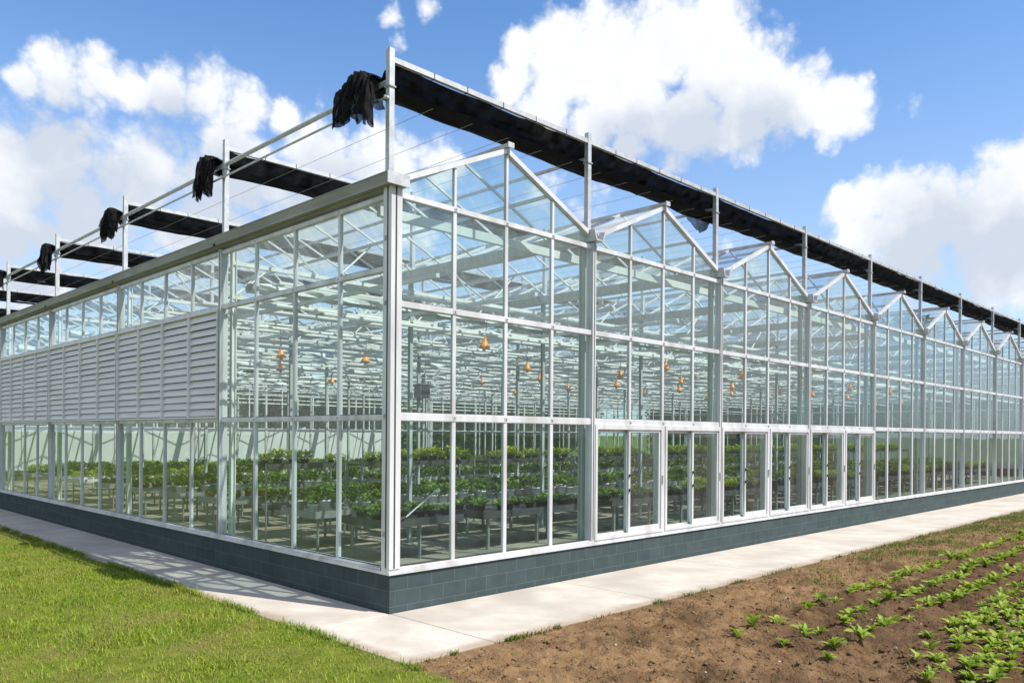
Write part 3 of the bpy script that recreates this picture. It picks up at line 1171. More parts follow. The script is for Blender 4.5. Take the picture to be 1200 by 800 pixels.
# far walls
for F, ln, step, cnt in ((FARX, D, SEC, NS), (FARY, W, BAY, NB)):
    for k in range(cnt):
        b0, b1 = k * step, (k + 1) * step
        if k < cnt - 1 or F is FARX:
            part('post', lambda m: fbox(m, F, b1 - 0.05, b1 + 0.05, -0.08, 0.06, SILL, 5.36, M['alu']))
        for z in (T1, T2, T3):
            part('transom', lambda m: fbox(m, F, b0 + 0.05, b1 - 0.05, -0.06, 0.05, z - TH, z + TH, M['alu_in']))
        cols = [b0 + step * j / 4 for j in range(5)]
        solid = b1 < 24.5 if F is FARY else b1 < 14.5
        if solid:
            part('wall_sheet', lambda m: fbox(m, F, b0 + 0.05, b1 - 0.05, -0.02, 0.02, SILL, T1 - TH, M['white_panel']))
        g = MB()
        for j in range(1, 4):
            if not solid:
                fbox(g, F, cols[j] - 0.018, cols[j] + 0.018, -0.03, 0.03, SILL, T1 - TH, M['alu_in'])
            fbox(g, F, cols[j] - 0.025, cols[j] + 0.025, -0.04, 0.04, T1 + TH, T2 - TH, M['alu_in'])
            fbox(g, F, cols[j] - 0.025, cols[j] + 0.025, -0.04, 0.04, T2 + TH, T3 - TH, M['alu_in'])
        wo = g.build('window', GH)
        g = MB()
        if not solid:
            fpane(g, F, b0 + 0.05, b1 - 0.05, SILL, T1 - TH, M['glass_r'])
        fpane(g, F, b0 + 0.05, b1 - 0.05, T1 + TH, T2 - TH, M['glass_r'])
        fpane(g, F, b0 + 0.05, b1 - 0.05, T2 + TH, T3 - TH, M['glass_r'])
        g.build('pane', wo)

# interior columns
for k in range(1, NB):
    for n in range(1, NS):
        x, y = k * BAY, n * SEC
        part('column', lambda m: (m.box(x - 0.036, x + 0.036, y - 0.04, y - 0.03, 0.03, 5.39, M['column']),
                                  m.box(x - 0.01, x + 0.01, y - 0.0299, y + 0.0299, 0.03, 5.39, M['column']),
                                  m.box(x - 0.036, x + 0.036, y + 0.03, y + 0.04, 0.03, 5.39, M['column']),
                                  m.box(x - 0.12, x + 0.12, y - 0.12, y + 0.12, 0.031, 0.045, M['galv'])))


def truss(m, y, zt=5.16, zb=4.58):
    m.box(0.17, W - 0.17, y - 0.035, y + 0.035, zt - 0.035, zt + 0.035, M['alu_in'])
    m.box(0.17, W - 0.17, y - 0.03, y + 0.03, zb - 0.03, zb + 0.03, M['alu_in'])
    x = 0.2
    up = True
    while x + 0.66 < W:
        a, b = (zb, zt) if up else (zt, zb)
        m.tube((x, y, a), (x + 0.66, y, b), 0.017, M['alu_in'], 5)
        x += 0.66
        up = not up
    for k in range(NB):
        xr = k * BAY + 2
        for s in (-1, 1):
            m.tube((xr + s * 0.2, y, zt), (xr + s * 1.0, y, 5.92), 0.02, M['alu_in'], 5)


part('girder', lambda m: (m.box(0.17, W - 0.17, 0.50, 0.58, 5.17, 5.30, M['alu_in'])))
for n in range(1, NS):
    part('truss', lambda m: truss(m, n * SEC))

# long pipes along Y, short of the walls, and heating pipes along X
for k in range(NB):
    for dx in (1.0, 3.0):
        part('purlin', lambda m: m.box(k * BAY + dx - 0.03, k * BAY + dx + 0.03, 0.3, D - 0.2, 4.44, 4.50, M['alu_in']))
for n in range(NS):
    for dy, z in ((1.2, 4.30), (2.0, 4.02), (3.4, 4.30)):
        part('heating_pipe', lambda m: m.tube((0.25, n * SEC + dy, z), (W - 0.25, n * SEC + dy, z), 0.028, M['alu_in'], 6))
for n in range(1, NS):
    def bundle(m):
        nx, na = 150, 7
        y, z = n * SEC - 0.35, 4.72
        base = len(m.v)
        s = m.slot(M['screen_white'])
        for i in range(nx + 1):
            x = 0.3 + (W - 0.6) * i / nx
            for j in range(na):
                t = 2 * PI * j / na
                r = 0.085 * (1 + 0.35 * math.sin(i * 1.7 + j * 2.1 + n) * random.uniform(0.5, 1))
                m.v.append((x, y + r * 1.5 * math.cos(t), z + r * math.sin(t)))
        for i in range(nx):
            for j in range(na):
                a, b = base + i * na + j, base + i * na + (j + 1) % na
                m.f.append((a, b, b + na, a + na))
                m.mi.append(s)
    part('thermal_screen', bundle)

# ------------------------------------------------------------------ outdoor screen frame on the roof
SY = [0.10 + 4.60 * n for n in range(7)]
PX = [0.02 if k == 0 else k * BAY for k in range(NB + 1)]
for n, y in enumerate(SY):
    for x in PX:
        def spost(m):
            m.box(x - 0.04, x + 0.04, y - 0.04, y + 0.04, 5.43, 7.20, M['galv'])
            m.box(x - 0.055, x + 0.055, y - 0.055, y + 0.055, 6.70, 6.72, M['gutter'])
            m.box(x - 0.05, x + 0.05, y - 0.05, y + 0.05, 5.56, 5.585, M['gutter'])
        part('screen_post', spost)
    part('screen_rail', lambda m: [m.box(a + 0.041, b - 0.041, y - 0.03, y + 0.03, 7.03, 7.10, M['galv']) for a, b in zip(PX[:-1], PX[1:])]
         + [m.box(x + dx, x + dx + 0.012, y - 0.034, y + 0.034, 7.024, 7.106, M['seal']) for x in PX[:-1] for dx in (0.7, 1.3, 2.0, 2.7, 3.4)])
for k, x in enumerate(PX):
    part('cross_beam', lambda m: [m.tube((x, a + 0.041, 6.79), (x, b - 0.041, 6.79), 0.034, M['galv'], 8) for a, b in zip(SY[:-1], SY[1:])])
    if k == 0:
        part('drive_pipe', lambda m: (m.tube((x - 0.07, SY[0] - 0.05, 6.55), (x - 0.07, SY[-1], 6.55), 0.017, M['galv'], 6),
                                      [m.box(x - 0.095, x + 0.05, y - 0.012, y + 0.012, 6.53, 6.58, M['gutter']) for y in SY]))
for j in range(1, 64):
    x = j * 0.72
    part('wire', lambda m: m.tube((x, SY[0], 6.635), (x, SY[-1], 6.635), 0.0035, M['gutter'], 3))

# retracted black shade nets: a gathered strip under each rail, its end thrown over the edge beam
ordw = ['over the glazed corner', 'on the second post row from the corner', 'on the third post row from the corner', 'on the fourth post row from the corner',
        'on the fifth post row from the corner', 'on the sixth post row from the corner', 'on the last post row']
for n, y in enumerate(SY):
    t = tag(empty('shade_net', (0, y, 6.8)), 'black shade net gathered under the roof rail ' + ordw[n], 'shade net', 'gathered black shade nets')
    nx, nw = 240, 15
    X = np.linspace(0.02, W, nx)
    Wd = np.linspace(0, 1, nw)
    XX, WW = np.meshgrid(X, Wd, indexing='ij')
    wid = (0.48 if n == 0 else 0.29) + 0.10 * fbm(XX * 0.35 + n * 7, XX * 0 + 3, 3)
    Yv = 0.034 + WW * wid
    Zv = (0.265 * (1 - WW) ** 1.3 - 0.03 - 0.05 * np.sin(PI * WW)
          + 0.05 * np.minimum(1, WW * 3) * fbm(XX * 1.1 + n * 3, WW * 6, 4) + 0.018 * np.sin(WW * 26 + 3.0 * fbm(XX * 0.8, WW * 2 + n, 2) * 3))
    v = np.stack([XX, Yv, Zv], -1).reshape(-1, 3)
    # lower, second layer of folded cloth
    Z2 = np.minimum(Zv - 0.012, -0.06 - 0.07 * np.sin(PI * np.clip(WW * 1.1, 0, 1)) + 0.06 * fbm(XX * 0.9 + 40 + n, WW * 3, 3))
    v2 = np.stack([XX, 0.09 + WW * (wid - 0.06), Z2], -1).reshape(-1, 3)
    i = np.arange(nx * nw).reshape(nx, nw)
    f = np.stack([i[:-1, :-1], i[1:, :-1], i[1:, 1:], i[:-1, 1:]], -1).reshape(-1, 4)
    np_mesh('gathered_strip', np.concatenate([v, v2]), np.concatenate([f, f + nx * nw]), M['net_thick'], True, t)
    # hanging end: a crumpled sheet over the edge beam
    allv, allf, off = [], [], 0
    for layer in range(3):
        nu, nt = 70, 46
        U, T = np.meshgrid(np.linspace(0, 1, nu), np.linspace(0, 1, nt), indexing='ij')
        seed = n * 11 + layer * 5
        y_a, y_b = 0.10 + 0.06 * layer, (1.12, 0.92, 1.0, 0.84, 1.08, 0.9, 1.0)[n] - 0.13 * layer
        bulge = np.sin(PI * np.clip(U * 0.9 + 0.05, 0, 1)) ** 0.6
        fold = 0.5 + fbm(U * 9 + seed, T * 1.2, 3)
        Lh = ((0.27, 0.34, 0.22, 0.30, 0.36, 0.25, 0.3)[n] + 0.10 * layer * (0.5 - U) + 0.42 * fbm(U * 5 + seed * 1.3, U * 0, 3)) * (0.75 + 0.25 * bulge)
        arc = T * np.maximum(0.42, 0.55 + Lh)
        inn = 0.35
        # over the beam: inside part, crest, outside drop
        z = np.where(arc < inn, 0.02 + 0.19 * bulge * np.sin(arc / inn * PI / 2), 0.21 * bulge - np.clip(arc - inn, 0, 9) * 1.0 - 0.06 * np.clip(arc - inn, 0, 0.2))
        z = np.where((arc >= inn), np.minimum(z, 0.02 + 0.19 * bulge + 0.02), z)
        xx = np.where(arc < inn, 0.28 - arc * 1.1, -0.10 - 0.03 * layer - 0.05 * np.clip(arc - inn, 0, 1))
        drop = np.clip((arc - 0.2) / 0.5, 0, 1)
        xx = xx + 0.10 * (fold - 0.5) * (0.4 + drop) + 0.035 * np.sin(U * 30 + seed + 4 * fbm(U * 3, T * 1 + seed, 2)) * (0.2 + drop)
        yy = y_a + (y_b - y_a) * U + 0.08 * fbm(U * 4 + seed, T * 3, 3) * (0.3 + drop) - 0.10 * (U - 0.5) * (1 - drop)
        z = z + 0.03 * fbm(U * 4 + seed, T * 3 + 2, 2)
        v = np.stack([xx, yy, z], -1).reshape(-1, 3)
        i = np.arange(nu * nt).reshape(nu, nt) + off
        f = np.stack([i[:-1, :-1], i[1:, :-1], i[1:, 1:], i[:-1, 1:]], -1).reshape(-1, 4)
        allv.append(v)
        allf.append(f)
        off += nu * nt
    np_mesh('hanging_end', np.concatenate(allv), np.concatenate(allf), M['net_end'], True, t)

# scrap of net caught on a beam above the third gutter
U, T = np.meshgrid(np.linspace(0, 1, 18), np.linspace(0, 1, 18), indexing='ij')
v = np.stack([8.0 + 0.05 + 0.06 * np.sin(U * 9) * T + 0.05 * fbm(U * 4, T * 4), 0.45 + (U - .5) * (0.75 - 0.45 * T), 6.78 - T * (0.42 - 0.25 * np.abs(U - .5))], -1).reshape(-1, 3)
i = np.arange(18 * 18).reshape(18, 18)
f = np.stack([i[:-1, :-1], i[1:, :-1], i[1:, 1:], i[:-1, 1:]], -1).reshape(-1, 4)
tag(np_mesh('net_scrap', v, f, M['net'], True), 'small torn scrap of black net dangling from a roof beam above a valley', 'net scrap')

# ------------------------------------------------------------------ hanging lamps
def make_lamp():
    t = empty('hanging_lamp')
    s = MB()
    s.lathe([(0.015, 0.22), (0.028, 0.21), (0.032, 0.15), (0.042, 0.12), (0.105, 0.02), (0.165, -0.06), (0.158, -0.062), (0.10, 0.01), (0.05, 0.07)], M['orange'], 18)
    s.build('lamp_shade', t, True)
    b = MB()
    b.lathe([(0.0, -0.13), (0.04, -0.12), (0.055, -0.07), (0.045, -0.01), (0.02, 0.05)], M['bulb'], 12)
    b.build('bulb', t, True)
    c = MB()
    c.tube((0, 0, 0.2), (0.0, 0, 0.60), 0.010, M['bench_dark'], 5)
    c.box(-0.05, 0.05, -0.02, 0.02, 0.215, 0.245, M['bench_steel'])
    c.build('cord', t)
    return t


lamp0 = make_lamp()
spots = [(4.81, 3.4), (9.3, 6.5), (5.07, 7.87), (3.13, 8.41), (4.94, 11.7), (13.0, 6.2), (16.6, 6.4), (20.1, 6.5), (23.5, 6.4), (26.8, 6.5), (30.2, 6.4), (33.6, 6.5),
         (37, 6.4), (12.5, 9.0), (16.5, 9.0), (20.5, 9.0), (24.5, 9.0), (8.5, 11.7), (12.5, 11.7), (17, 11.7), (22, 11.7), (27, 11.7), (5, 15.5), (9, 15.5), (13, 15.5), (18, 15.5), (11.5, 3.6), (15.5, 3.6), (19.5, 3.6),
         (23.5, 3.6), (27.5, 3.6), (31.5, 3.6)]
near = {(4.81, 3.4): 'orange cone lamp hanging highest behind the pane right of the corner post', (5.07, 7.87): 'orange cone lamp hanging behind the last pane left of the corner post',
        (3.13, 8.41): 'orange lamp hanging just above another behind the left side panes', (4.94, 11.7): 'orange lamp hanging just below another behind the left side panes',
        (9.3, 6.5): 'orange lamp hanging behind the third pane right of the corner post', (13.0, 6.2): 'orange lamp hanging behind the first pane past the first gutter post'}
rails = sorted({round(y, 2) for x, y in spots})
for ry in rails:
    part('lamp_rail', lambda m: m.box(0.3, W - 0.3, ry - 0.02, ry + 0.02, 4.645, 4.69, M['alu_in']))
for k, (x, y) in enumerate(spots):
    o = lamp0 if k == 0 else copy_tree(lamp0)
    o.location = (x, y, 4.05)
    o.scale = (0.74, 0.74, 1.0)
    o.rotation_euler = (random.uniform(-.1, .1), random.uniform(-.1, .1), random.uniform(0, 6))
    if (x, y) in near:
        lab = near[(x, y)]
    elif y < 5:
        lab = 'orange cone lamp in the hanging row nearest the door side glass'
    elif y < 8:
        lab = 'orange cone lamp in the second hanging row behind the door side glass'
    else:
        lab = 'orange cone lamp hanging deep inside the greenhouse'
    tag(o, lab, 'lamp', lab.replace('lamp', 'lamps') if (x, y) not in near else 'single orange lamps near the corner')

# ------------------------------------------------------------------ plants
def leaf_strip(V, F, base, az, ln, wd, lift, droop, seg=4, fold=0.25, twist=0.0):
    """arched, pointed leaf: 3 vertices per section, folded along its midrib"""
    b = Vector(base)
    h = Vector((math.cos(az), math.sin(az), 0))
    sd = Vector((-math.sin(az), math.cos(az), 0))
    i0 = len(V)
    ang = lift
    p = b.copy()
    for k in range(seg + 1):
        t = k / seg
        w = wd * (math.sin(PI * min(1, t * 0.92 + 0.08)) ** 0.75) * (1.0 if t < 1 else 0.05) * 0.5
        nrm = Vector((0, 0, 1)) * math.cos(ang) - h * math.sin(ang)
        s2 = sd * math.cos(twist * t) + nrm * math.sin(twist * t)
        V.append(tuple(p - s2 * w + nrm * w * fold * 2))
        V.append(tuple(p))
        V.append(tuple(p + s2 * w + nrm * w * fold * 2))
        p = p + (h * math.cos(ang) + Vector((0, 0, 1)) * math.sin(ang)) * (ln / seg)
        ang -= droop / seg
    for k in range(seg):
        a = i0 + 3 * k
        F.append((a, a + 1, a + 4, a + 3))
        F.append((a + 1, a + 2, a + 5, a + 4))


def leaf_mesh(name, leaves, mat, smooth=True):
    V, F = [], []
    for L_ in leaves:
        leaf_strip(V, F, *L_)
    me = bpy.data.meshes.new(name)
    me.from_pydata(V, [], F)
    me.materials.append(mat)
    me.polygons.foreach_set('use_smooth', [smooth] * len(F))
    me.update()
    return me


def seedling_mesh(i, n, size):
    r = random.Random(100 + i)
    lv = []
    for k in range(n):
        az = k * 2.4 + r.uniform(-.4, .4)
        inner = k / n
        ln = size * r.uniform(0.7, 1.1) * (1.0 - 0.35 * inner)
        lv.append(((r.uniform(-.01, .01), r.uniform(-.01, .01), -0.005 + 0.045 * inner), az, ln, ln * r.uniform(0.27, 0.37), r.uniform(0.7, 1.15) + 0.35 * inner, r.uniform(0.8, 1.5), 5, 0.2, r.uniform(-.5, .5)))
    return leaf_mesh('seedling', lv, M['leaf_seed'])


SEED = [seedling_mesh(0, 5, 0.20), seedling_mesh(1, 9, 0.20), seedling_mesh(2, 12, 0.19), seedling_mesh(3, 15, 0.20), seedling_mesh(4, 11, 0.23), seedling_mesh(5, 14, 0.21), seedling_mesh(6, 18, 0.19), seedling_mesh(7, 8, 0.18)]


def in_view(x, y, z=0.1, m=0.04):
    d = Vector((x, y, z)) - CAM
    c, s = math.cos(YAW), math.sin(YAW)
    fw, r = c * d.x + s * d.y, s * d.x - c * d.y
    if fw < 0.5:
        return False
    px, py = 600 + FPX * r / fw, 400 + SHY - FPX * d.z / fw
    return -1200 * m < px < 1200 * (1 + m) and -800 * m < py < 800 * (1 + m * 2)


soil_z = lambda x, y: float(soil_h(np.array([x]), np.array([y]))[0])
seedlings = []
row_words = ['in the soil row nearest the concrete path', 'in the second soil row from the concrete path', 'in the third soil row from the concrete path', 'in the fourth soil row from the concrete path',
             'in the crowded rows furthest from the path']
first_words = ['small seedling starting the soil row nearest the concrete path', 'bushy seedling starting the second soil row from the path', 'sparse seedling starting the third soil row from the path',
               'seedling at the near end of the fourth soil row from the path']
for ri, ry in enumerate(ROW_Y):
    x = [2.0, 2.05, 1.75, 2.3][ri]
    first = True
    while x < 40:
        gap = random.random() < (0.06 if x > 3 else 0)
        if not gap and in_view(x, ry):
            seedlings.append((x + (0 if first else random.uniform(-.08, .08)), ry + random.uniform(-.05, .05), ri, first))
            first = False
        x += random.uniform(0.36, 0.54) if x < 5 else random.uniform(0.22, 0.34)
for ry in (-5.3, -5.72, -5.92, -6.12, -6.32, -6.55, -6.8, -7.1):
    x = 1.75 + random.uniform(0, 0.5)
    while x < 22:
        if in_view(x, ry) and (ry < -5.5 or x > 3.5):
            seedlings.append((x, ry + random.uniform(-.1, .1), 4, False))
        x += random.uniform(0.16, 0.29)
seedlings.sort(key=lambda s: (s[0] - CAM.x) ** 2 + (s[1] - CAM.y) ** 2)
extra = seedlings[295:]
for k, (x, y, ri, first) in enumerate(seedlings[:295]):
    me = SEED[0] if (first and ri == 0) else random.choice(SEED if ri < 4 else SEED[2:7])
    o = bpy.data.objects.new('seedling', me)
    COL.objects.link(o)
    o.location = (x, y, soil_z(x, y) - 0.004)
    s = random.uniform(0.68, 1.12) * (0.85 if ri == 4 else 1.0) * (0.85 if first else 1)
    o.scale = (s, s, s * random.uniform(0.9, 1.2))
    o.rotation_euler = (random.uniform(-.28, .28), random.uniform(-.28, .28), random.uniform(0, 6.28))
    if first:
        tag(o, first_words[ri], 'seedling', 'seedlings starting the soil rows')
    else:
        tag(o, 'leafy light green seedling ' + row_words[ri], 'seedling', 'seedlings ' + row_words[ri])
if extra:
    V, F = [], []
    for (x, y, ri, first) in extra:
        me = random.choice(SEED)
        i0 = len(V)
        a = random.uniform(0, 6.28)
        ca, sa = math.cos(a), math.sin(a)
        z = soil_z(x, y)
        V += [(x + ca * v.co.x - sa * v.co.y, y + sa * v.co.x + ca * v.co.y, z + v.co.z * 1.1) for v in me.vertices]
        F += [tuple(i0 + i for i in p.vertices) for p in me.polygons]
    tag(np_mesh('distant_seedlings', np.array(V), np.array(F), M['leaf_seed'], True), 'green seedlings merging together at the far end of the soil rows', 'seedlings', kind='stuff')


def scatter_blades(name, pts, zs, hmin, hmax, wid, mat, lean=0.6, smooth=False):
    """one bent blade (two quads tapering to a tip) at every point"""
    n = len(pts)
    az = rng.uniform(0, 2 * PI, n)
    h = rng.uniform(hmin, hmax, n)
    w = wid * rng.uniform(0.6, 1.3, n)
    ln = rng.uniform(0.1, lean, n) * h
    dx, dy = np.cos(az), np.sin(az)
    sx, sy = -dy, dx
    base = np.stack([pts[:, 0], pts[:, 1], zs], -1)
    def P(f, wf, hf):
        c = base + np.stack([dx * ln * f, dy * ln * f, h * hf], -1)
        s = np.stack([sx * w * wf, sy * w * wf, np.zeros(n)], -1)
        return c - s, c + s
    a0, a1 = P(0, 0.5, -0.05)
    b0, b1 = P(0.35, 0.42, 0.6)
    c0, c1 = P(1.0, 0.08, 0.97)
    v = np.stack([a0, a1, b0, b1, c0, c1], 1).reshape(-1, 3)
    i = np.arange(n) * 6
    f = np.concatenate([np.stack([i, i + 1, i + 3, i + 2], -1), np.stack([i + 2, i + 3, i + 5, i + 4], -1)])
    return np_mesh(name, v, f, mat, smooth)


# lawn grass: dense near the camera, uneven, taller tufts
def sample_region(n, x0, x1, y0, y1):
    return np.stack([rng.uniform(x0, x1, n), rng.uniform(y0, y1, n)], -1)


def view_mask(p, m=0.03):
    d = p - np.array([CAM.x, CAM.y])
    c, s = math.cos(YAW), math.sin(YAW)
    fw, r = c * d[:, 0] + s * d[:, 1], s * d[:, 0] - c * d[:, 1]
    px = 600 + FPX * r / np.maximum(fw, 0.1)
    py = 400 + SHY + FPX * CAM.z / np.maximum(fw, 0.1)
    return (fw > 1) & (px > -500) & (px < 1260) & (py < 980)


p = np.concatenate([sample_region(330000, -11, PATH_X, -8, 10), sample_region(120000, -13, PATH_X, 8, 34)])
p = p[view_mask(p)]
dens = fbm(p[:, 0] * 1.1, p[:, 1] * 1.1, 3) + 0.5 + 0.5 * fbm(p[:, 0] * 4, p[:, 1] * 4, 2)
p = p[rng.random(len(p)) < np.clip(0.25 + dens * 1.1, 0.12, 1)]
edge = np.clip((PATH_X - p[:, 0]) / 0.25, 0.25, 1)
tall = np.clip(0.55 + 1.3 * fbm(p[:, 0] * 1.6 + 5, p[:, 1] * 1.6, 3), 0.3, 1.4)
p[:, 0] += 0.02
z = lawn_h(p[:, 0], p[:, 1])
q = rng.random(len(p))
g1 = scatter_blades('grass', p, z, 0.0, 1.0, 0.0085, M['grass_blade'], 1.5)
co = np.empty(len(g1.data.vertices) * 3, dtype=np.float32)
g1.data.vertices.foreach_get('co', co)
co = co.reshape(-1, 6, 3)
sc_h = (0.03 + 0.055 * tall ** 1.5 * (0.5 + q))
co[:, :, 2] = z[:, None] + (co[:, :, 2] - z[:, None]) * sc_h[:, None]
ctr = np.concatenate([p, z[:, None]], -1)[:, None, :]
# sideways lean was built for unit height; keep it in proportion
for ax in (0, 1):
    lean = (co[:, 2::2, ax] + co[:, 3::2, ax]) / 2 - ctr[:, :, ax]
    for j, kk in enumerate((2, 4)):
        co[:, kk, ax] -= lean[:, j] * (1 - sc_h)
        co[:, kk + 1, ax] -= lean[:, j] * (1 - sc_h)
g1.data.vertices.foreach_set('co', co.ravel())
g1.data.update()
# blades that hang over the path edge
p2 = np.stack([PATH_X + rng.normal(0.0, 0.03, 9000), rng.uniform(-2.2, 22, 9000)], -1)
p2 = p2[(fbm(p2[:, 1] * 2.3, p2[:, 1] * 0, 3) + rng.random(len(p2)) * 0.5 > 0.2) & (p2[:, 0] < PATH_X + 0.07)]
g2 = scatter_blades('grass_fringe', p2, np.full(len(p2), -0.01), 0.03, 0.10, 0.008, M['grass_blade'], 1.6)
tag(g2, 'ragged fringe of grass blades leaning over the concrete path edge', 'grass', kind='stuff')
tag(g1, 'short uneven lawn grass beside the shaded concrete path', 'grass', kind='stuff')

# weeds along the path edge and the weedy strip further along
pe = []
for k in range(42):
    cx = PATH_X + 0.1 + abs(random.gauss(0, 1)) ** 1.2 * 9
    cnt = random.randint(6, 40)
    rr = random.uniform(0.03, 0.13)
    pe.append(np.stack([rng.normal(cx, rr, cnt), PATH_Y - np.abs(rng.normal(0.02, 0.03, cnt))], -1))
for k in range(500):
    cx = random.uniform(5.5, 45)
    cy = random.uniform(-3.5, -2.0)
    if random.random() > min(1, 0.12 + (cx - 6) / 9) * (0.5 + fbm(np.array([cx * .9]), np.array([cy * 1.7]), 2)[0] + .35):
        continue
    cnt = random.randint(40, 170)
    rr = random.uniform(0.08, 0.3)
    pe.append(np.stack([rng.normal(cx, rr * 1.6, cnt), rng.normal(cy, rr, cnt)], -1))
for k in range(160):
    cx, cy = random.uniform(-1, 9), random.uniform(-8, -2.2)
    cnt = random.randint(2, 7)
    pe.append(np.stack([rng.normal(cx, .02, cnt), rng.normal(cy, .02, cnt)], -1))
pe = np.concatenate(pe)
pe = pe[pe[:, 1] < PATH_Y - 0.003]
tag(scatter_blades('weeds', pe, soil_h(pe[:, 0], pe[:, 1]), 0.02, 0.075, 0.010, M['weed'], 1.4), 'thin green weeds along the path edge and the weedy strip of soil', 'weeds', kind='stuff')

# clods and pebbles on the dug soil
def lumps(name, n, region, rmin, rmax, mat, flat=0.7):
    ico = [(0, 0, 1), (.894, 0, .447), (.276, .851, .447), (-.724, .526, .447), (-.724, -.526, .447), (.276, -.851, .447), (.724, .526, -.447), (-.276, .851, -.447), (-.894, 0, -.447), (-.276, -.851, -.447), (.724, -.526, -.447), (0, 0, -1)]
    icf = np.array([(0, 1, 2), (0, 2, 3), (0, 3, 4), (0, 4, 5), (0, 5, 1), (1, 6, 2), (2, 7, 3), (3, 8, 4), (4, 9, 5), (5, 10, 1), (6, 7, 2), (7, 8, 3), (8, 9, 4), (9, 10, 5), (10, 6, 1), (11, 7, 6), (11, 8, 7), (11, 9, 8), (11, 10, 9), (11, 6, 10)])
    ico = np.array(ico)
    p = np.stack([region[0] + (region[1] - region[0]) * rng.random(n) ** 1.4, rng.uniform(region[2], region[3], n)], -1)
    r = rmin + (rmax - rmin) * rng.random(n) ** 5
    v = ico[None] * (1 + rng.uniform(-.55, .5, (n, 12, 1)))
    v = v * r[:, None, None] * np.stack([rng.uniform(.8, 1.4, n), rng.uniform(.8, 1.4, n), np.full(n, flat)], -1)[:, None, :]
    a = rng.uniform(0, 6.28, n)
    x = v[..., 0] * np.cos(a)[:, None] - v[..., 1] * np.sin(a)[:, None]
    y = v[..., 0] * np.sin(a)[:, None] + v[..., 1] * np.cos(a)[:, None]
    z = v[..., 2] + (soil_h(p[:, 0], p[:, 1]) - r * 0.05)[:, None]
    v = np.stack([x + p[:, 0:1], y + p[:, 1:2], z], -1).reshape(-1, 3)
    f = (icf[None] + (np.arange(n) * 12)[:, None, None]).reshape(-1, 3)
    return np_mesh(name, v, f, mat, False)


tag(lumps('soil_clods', 30000, (PATH_X + .05, 18, -8.5, PATH_Y - .05), 0.003, 0.030, M['clod'], 0.6), 'crumbly brown clods scattered over the dug soil', 'soil clods', kind='stuff')
tag(lumps('pebbles', 500, (PATH_X + .05, 12, -8.5, PATH_Y - .08), 0.006, 0.018, M['pebble']), 'pale pebbles scattered on the brown soil', 'pebbles', kind='stuff')

# ------------------------------------------------------------------ benches and potted plants
def bench(kind):
    t = empty('plant_bench')
    lx, ly, h = 3.3, 1.25, 0.74
    top, frame = {'dark': (M['bench_dark'], M['bench_steel']), 'steel': (M['bench_steel'], M['bench_steel']), 'white': (M['bench_white'], M['bench_steel'])}[kind]
    b = MB()
    b.box(0, lx, 0, ly, h - 0.05, h, top)
    for (x0, x1, y0, y1) in ((0, lx, -0.02, -0.001), (0, lx, ly + 0.001, ly + 0.02), (-0.02, -0.001, -0.02, ly + 0.02), (lx + 0.001, lx + 0.02, -0.02, ly + 0.02)):
        b.box(x0, x1, y0, y1, h - 0.09, h + 0.05, top)
    b.build('bench_top', t)
    c = MB()
    for y in (0.14, ly - 0.14):
        c.box(0.2, lx - 0.2, y - 0.02, y + 0.02, h - 0.11, h - 0.051, frame)
    for x in (0.25, lx / 2, lx - 0.25):
        c.box(x - 0.02, x + 0.02, 0.161, ly - 0.161, 0.22, 0.26, frame)
    c.build('frame', t)
    for x in (0.25, lx / 2, lx - 0.25):
        for y in (0.14, ly - 0.14):
            l_ = MB()
            l_.box(x - 0.027, x + 0.027, y - 0.027, y + 0.027, 0.03, h - 0.111, frame)
            l_.build('leg', t)
    return t


def shelf_unit():
    t = empty('plant_shelf')
    lx, ly = 3.5, 0.62
    for h in (0.62, 1.58):
        s = MB()
        s.box(0.041, lx - 0.041, 0.0, ly, h - 0.04, h, M['bench_dark'])
        s.box(0.041, lx - 0.041, -0.02, -0.001, h - 0.06, h + 0.05, M['bench_dark'])
        s.box(0.041, lx - 0.041, ly + 0.001, ly + 0.02, h - 0.06, h + 0.05, M['bench_dark'])
        s.build('shelf', t)
    for x in (0.02, lx - 0.02):
        for y in (0.02, ly - 0.02):
            l_ = MB()
            l_.box(x - 0.02, x + 0.02, y - 0.02, y + 0.02, 0.03, 1.64, M['bench_steel'])
            l_.build('leg', t)
    return t


def bush_leaves(r, n, rad, hgt, ln, zb=0.0):
    lv = []
    for k in range(n):
        a = r.uniform(0, 2 * PI)
        q = r.random() ** 0.6
        z = zb + hgt * r.random() ** 0.8
        lv.append(((rad * 0.55 * q * math.cos(a), rad * 0.55 * q * math.sin(a), z * 0.75), a + r.uniform(-.6, .6), ln * r.uniform(.7, 1.2), ln * r.uniform(.4, .6), r.uniform(0.1, 1.2), r.uniform(.6, 1.6), 3, 0.15, r.uniform(-.6, .6)))
    return lv


def pot_mesh(name, r, h, mat):
    m_ = MB()
    m_.lathe([(0.0, 0.0), (r * 0.72, 0.0), (r * 0.95, h * 0.86), (r * 1.06, h * 0.87), (r * 1.06, h), (r * 0.95, h), (r * 0.9, h * 0.9), (0, h * 0.9)], mat, 14)
    return m_.mesh(name, True)


